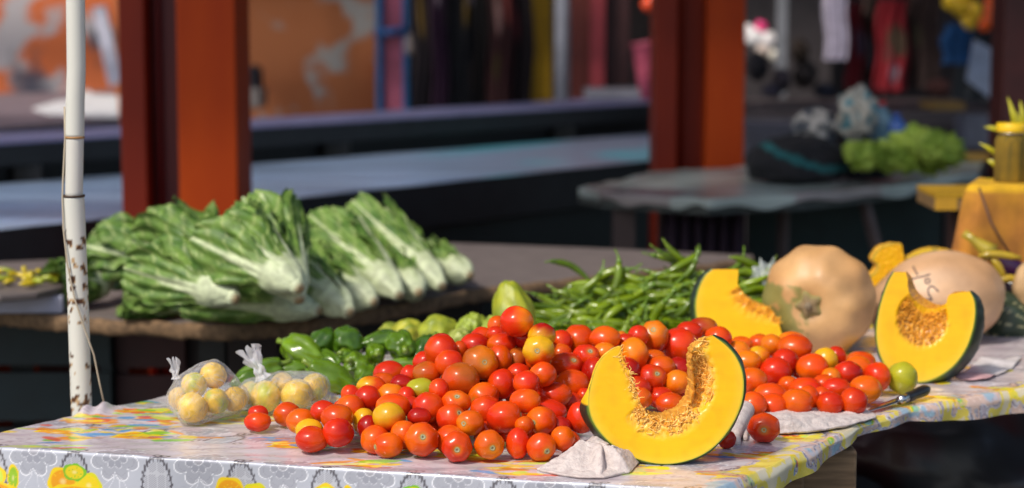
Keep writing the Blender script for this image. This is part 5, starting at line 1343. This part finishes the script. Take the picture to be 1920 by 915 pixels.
for k in range(10):
    x = 1440+k*16+random.uniform(-4,4); p = PT(x, 812-(x-1440)*.12, TZ+.004); m.tube([p, p+Vector((random.uniform(-.003,.005), -.006, -.001)), p+Vector((random.uniform(-.004,.008), -.011, .0))], .0005, 5)
tag(obj('rag', m, M['towel'], solid=.0035), 'pinkish grey terry rag spread under the right-hand tomatoes, twisted by the front wedge', 'rag')
# ---------------------------------------------------------------- knife
t = thing('knife', 'short kitchen knife with a black handle lying beside the green tomato', 'knife', PT(1690, 752))
kz = TZ+.012
tip = PT(1624, 773, TZ+.004); h0 = PT(1697, 747, kz); h1_ = PT(1740, 729, kz+.006); ax = (h0-tip).normalized(); sd = ax.cross(Vector((0,0,1))).normalized()
P = []
for k in range(14):
    s = k/13; w = .013*min(1, s*2.6+.02)**.7; c = tip.lerp(h0, s); P.append([c-sd*w*1.0, c-sd*w*.3+Vector((0,0,.0012)), c+sd*w*.55+Vector((0,0,.0008))])
obj('blade', MB().grid(P), M['steel'], t, solid=.0012)
m = MB(); m.tube([h0-ax*.018, h0+ax*.002], [.0075,.009], 12); obj('bolster', m, M['steel'], t)
m = MB(); L = [h0.lerp(h1_, k/8) for k in range(9)]; m.tube(L, [.0085,.0095,.009,.009,.0095,.010,.0105,.010,.006], 14); obj('handle', m, M['black_plastic'], t)
for s in (.25,.7):
    m = MB(); q = h0.lerp(h1_, s)+Vector((-.003,-.0085,.004)); m.tube([q, q+Vector((0,-.0012,.0006))], .0022, 8); obj('rivet', m, M['steel'], t)
# ---------------------------------------------------------------- paper scrap
m = MB(); e = [[(1790,704),(1812,697),(1828,678),(1842,672)],[(1815,711),(1832,702),(1850,690),(1876,670)],[(1850,711),(1860,704),(1872,698),(1916,668)],[(1866,702),(1870,700),(1882,697),(1900,686)]]
P = []; cs = []
for i in range(22):
    row = []
    for j in range(30):
        a = i/21*3; b = j/29*3; i0 = min(int(a),2); j0 = min(int(b),2); fa = a-i0; fb_ = b-j0
        g = lambda r, c: Vector(e[r][c])
        q = g(i0,j0).lerp(g(i0,j0+1), fb_).lerp(g(i0+1,j0).lerp(g(i0+1,j0+1), fb_), fa)
        p = PT(q.x, q.y, TZ+.006); p.z += .006*nz(p, 20)+.003*nz(p, 50); row.append(p)
        cs.append(tuple(Vector((.72,.42,.44)).lerp(Vector((.72,.66,.64)), max(0, min(1, (b-1.1)*1.4+.8*nz(p, 14))))))
    P.append(row)
m.grid(P, cs); tag(obj('paper_scrap', m, M['fabric'], solid=.0008), 'torn pink and white paper scrap on the cloth right of the tall wedge', 'paper')
# ---------------------------------------------------------------- draped stand, jar, plant: yellow tint of local light put into their colours
YS = 4.42; tz = PY(1890, 350, YS).z; x0 = PY(1822, 336, YS).x; x1 = x0+.42
t = thing('draped_crate', 'crate draped with an orange-yellow cloth at the right edge of the table', 'crate', ((x0+x1)/2, YS+.2, TZ))
m = MB(); m.box(x0+.07, x1-.02, YS+.02, YS+.20, TZ+.004, tz-.010, (.25,.14,.05)); obj('crate_box', m, M['wood'], t, smooth=False)
per = [(x0+.07, YS+.22), (x0+.0, YS+.03), (x0+.03, YS), (x1, YS), (x1, YS+.22)]
P = []; cs = []; nP = 150
def pery(s):
    L = [Vector((a, b, 0)) for a, b in per]; d = [0]
    for a, b in zip(L, L[1:]): d.append(d[-1]+(b-a).length)
    s *= d[-1]
    for i in range(len(L)-1):
        if s <= d[i+1]+1e-9: return L[i].lerp(L[i+1], (s-d[i])/(d[i+1]-d[i]))
cx_ = (x0+x1)/2; cy_ = YS+.11
for i in range(40):
    w = i/39; row = []
    for j in range(nP):
        q = pery(j/(nP-1)); out = Vector((q.x-cx_, q.y-cy_, 0)).normalized()
        if i < 10: k = i/10; p = Vector((cx_, cy_, tz)).lerp(Vector((q.x, q.y, tz)), k); p.z += .003*nz(p, 14)
        else:
            k = (i-10)/29; dep = .25*k; fl = .040*k+.026*k*math.sin(j*.17+1)+.012*k*nz((j*.12, k*2, 1), 1); p = Vector((q.x, q.y, tz-dep))+out*(fl+.006*math.sin(min(1, k*8)*1.57))
        row.append(p); a = .5+.5*nz((j*.1, i*.12, 2), 1)
        cs.append(tuple(Vector((.52,.24,.012)).lerp(Vector((.36,.12,.03)), a) if i > 11 else Vector((.72,.40,.01))))  # top coloured brighter than the drop: light on it painted in
    P.append(row)
m = MB().grid(P, cs); obj('cloth_cover', m, M['fabric'], t, solid=.003)
m = MB(); a = PY(1836, 352, YS-.035); b = PY(1898, 484, YS-.085); m.tube([a, a.lerp(b,.5)+Vector((-.01,-.0,0)), b], .0028, 6, (.10,.04,.02)); obj('seam_cord', m, M['generic'], t)
yj = YS+.09; jb = PY(1893, 341, yj); jb.z = tz+.002; r = mm(62, yj)/2; H = mm(95, yj)
t = thing('glass_jar', 'glass jar of mustard coloured relish with a yellow lid on the draped crate', 'jar', jb)
m = MB(); n = [(0,.88),(.02,.97),(.06,1),(.80,1),(.88,.93),(.93,.82),(.96,.80)]
m.tube([jb+Vector((0,0,H*a)) for a, b in n], [r*b*.94 for a, b in n], 28, (.26,.19,.02)); m.c = [tuple(Vector((.26,.15,.003)).lerp(Vector((.10,.07,.003)), max(0,min(1,.5+1.6*nz(p, 120))))) for p in m.v]; obj('relish', m, M['fabric'], t)
m = MB(); m.tube([jb+Vector((0,0,H*a+.0003)) for a, b in n], [r*b for a, b in n], 28, (.9,.9,.8)); obj('jar_glass', m, mat('jar_glass', (.5,.4,.1), .05, alpha=.04, spec=.3), t)
m = MB(); m.tube([jb+Vector((0,0,H*a)) for a in (.965,.99)], [r*.86]*2, 28, (.45,.42,.35)); obj('lid_rim', m, M['steel'], t)
m = MB(); m.tube([jb+Vector((0,0,H*a)) for a in (.992,1.02,1.15,1.17)], [r*.88,r*.90,r*.90,r*.84], 28, (.78,.50,.01)); obj('lid', m, M['glossy'], t)
t = thing('potted_leaves', 'spiky yellow-green leaves behind the jar', 'plant', (jb.x+.03, yj+.10, tz))
for (a, b, wd) in (((1912,300),(1889,182),.008),((1918,300),(1912,188),.008),((1925,300),(1935,190),.008),((1900,262),(1844,238),.007),((1895,320),(1835,268),.006),((1872,345),(1828,350),.010),((1880,330),(1850,300),.008),((1905,245),(1870,238),.008),((1920,290),(1900,205),.007)):
    p = PY(*a, yj+.12); q = PY(*b, yj+.10); P = []; sd = (q-p).cross(Vector((0,1,0))).normalized()
    for k in range(12):
        s = k/11; c = p.lerp(q, s)+Vector((0, -.02*math.sin(s*3), .008*math.sin(s*3.1))); w_ = wd*math.sin(math.pi*(.12+.88*s))**.7
        P.append([c-sd*w_, c+Vector((0,.002,0)), c+sd*w_])
    m = MB().grid(P, (.50,.46,.02)); obj('leaf', m, M['pepper'], t, solid=.0012)
m = MB(); q = PY(1905, 310, yj+.12); m.tube([Vector((q.x, q.y, tz+.001)), Vector((q.x, q.y, tz+.03)), Vector((q.x, q.y, tz+.05))], [.03,.035,.03], 14, (.30,.26,.05)); obj('root_stub', m, M['generic'], t)
# yellow ended bench beside it
yb_ = 4.95; a = PY(1716, 362, yb_); b = PY(1716, 394, yb_)
t = thing('yellow_bench', 'narrow wooden bench with yellow painted top running behind the draped crate', 'bench', (a.x+.2, yb_+.1, 0))
a.x += .05; m = MB(); m.box(a.x, a.x+.55, yb_, yb_+.22, b.z, a.z-.012, (.22,.13,.05)); m.box(a.x, a.x+.055, yb_-.002, yb_, b.z, a.z-.012, (.50,.27,.02)); obj('seat_plank', m, M['generic'], t, smooth=False)
m = MB(); m.box(a.x-.001, a.x+.55, yb_-.003, yb_+.222, a.z-.011, a.z, (.46,.26,.01)); obj('seat_top', m, M['generic'], t, smooth=False)
for dx in (.06,.45):
    m = MB(); m.box(a.x+dx, a.x+dx+.04, yb_+.08, yb_+.12, 0, b.z-.002, (.07,.03,.02)); obj('leg', m, M['generic'], t, smooth=False)
# ---------------------------------------------------------------- dark goods below the right of the table
def tarp_c(d, q): return (.035,.035,.040) if nz(q, 4, 3) > -.1 else (.055,.02,.022)
m = MB(); c = PY(1790, 905, 4.75); blob(m, (c.x, c.y+.35, .30), (.62,.5,.36), tarp_c, .28, 1.6, 4, n=40, flat=.002)
tag(obj('dark_tarp', m, mat('tarp', rough=.35, attr=True, bump=.8, bump_sc=8)), 'black plastic tarpaulin bundled on the ground under the right of the table', 'tarp')
m = blob(MB(), (PY(1250, 915, 4.6).x+.2, 4.6, .2), (.35,.25,.26), (.02,.018,.02), .2, 2, 8, n=24, flat=.002); tag(obj('dark_sack', m, M['fabric']), 'black sack on the ground under the middle of the table', 'sack')
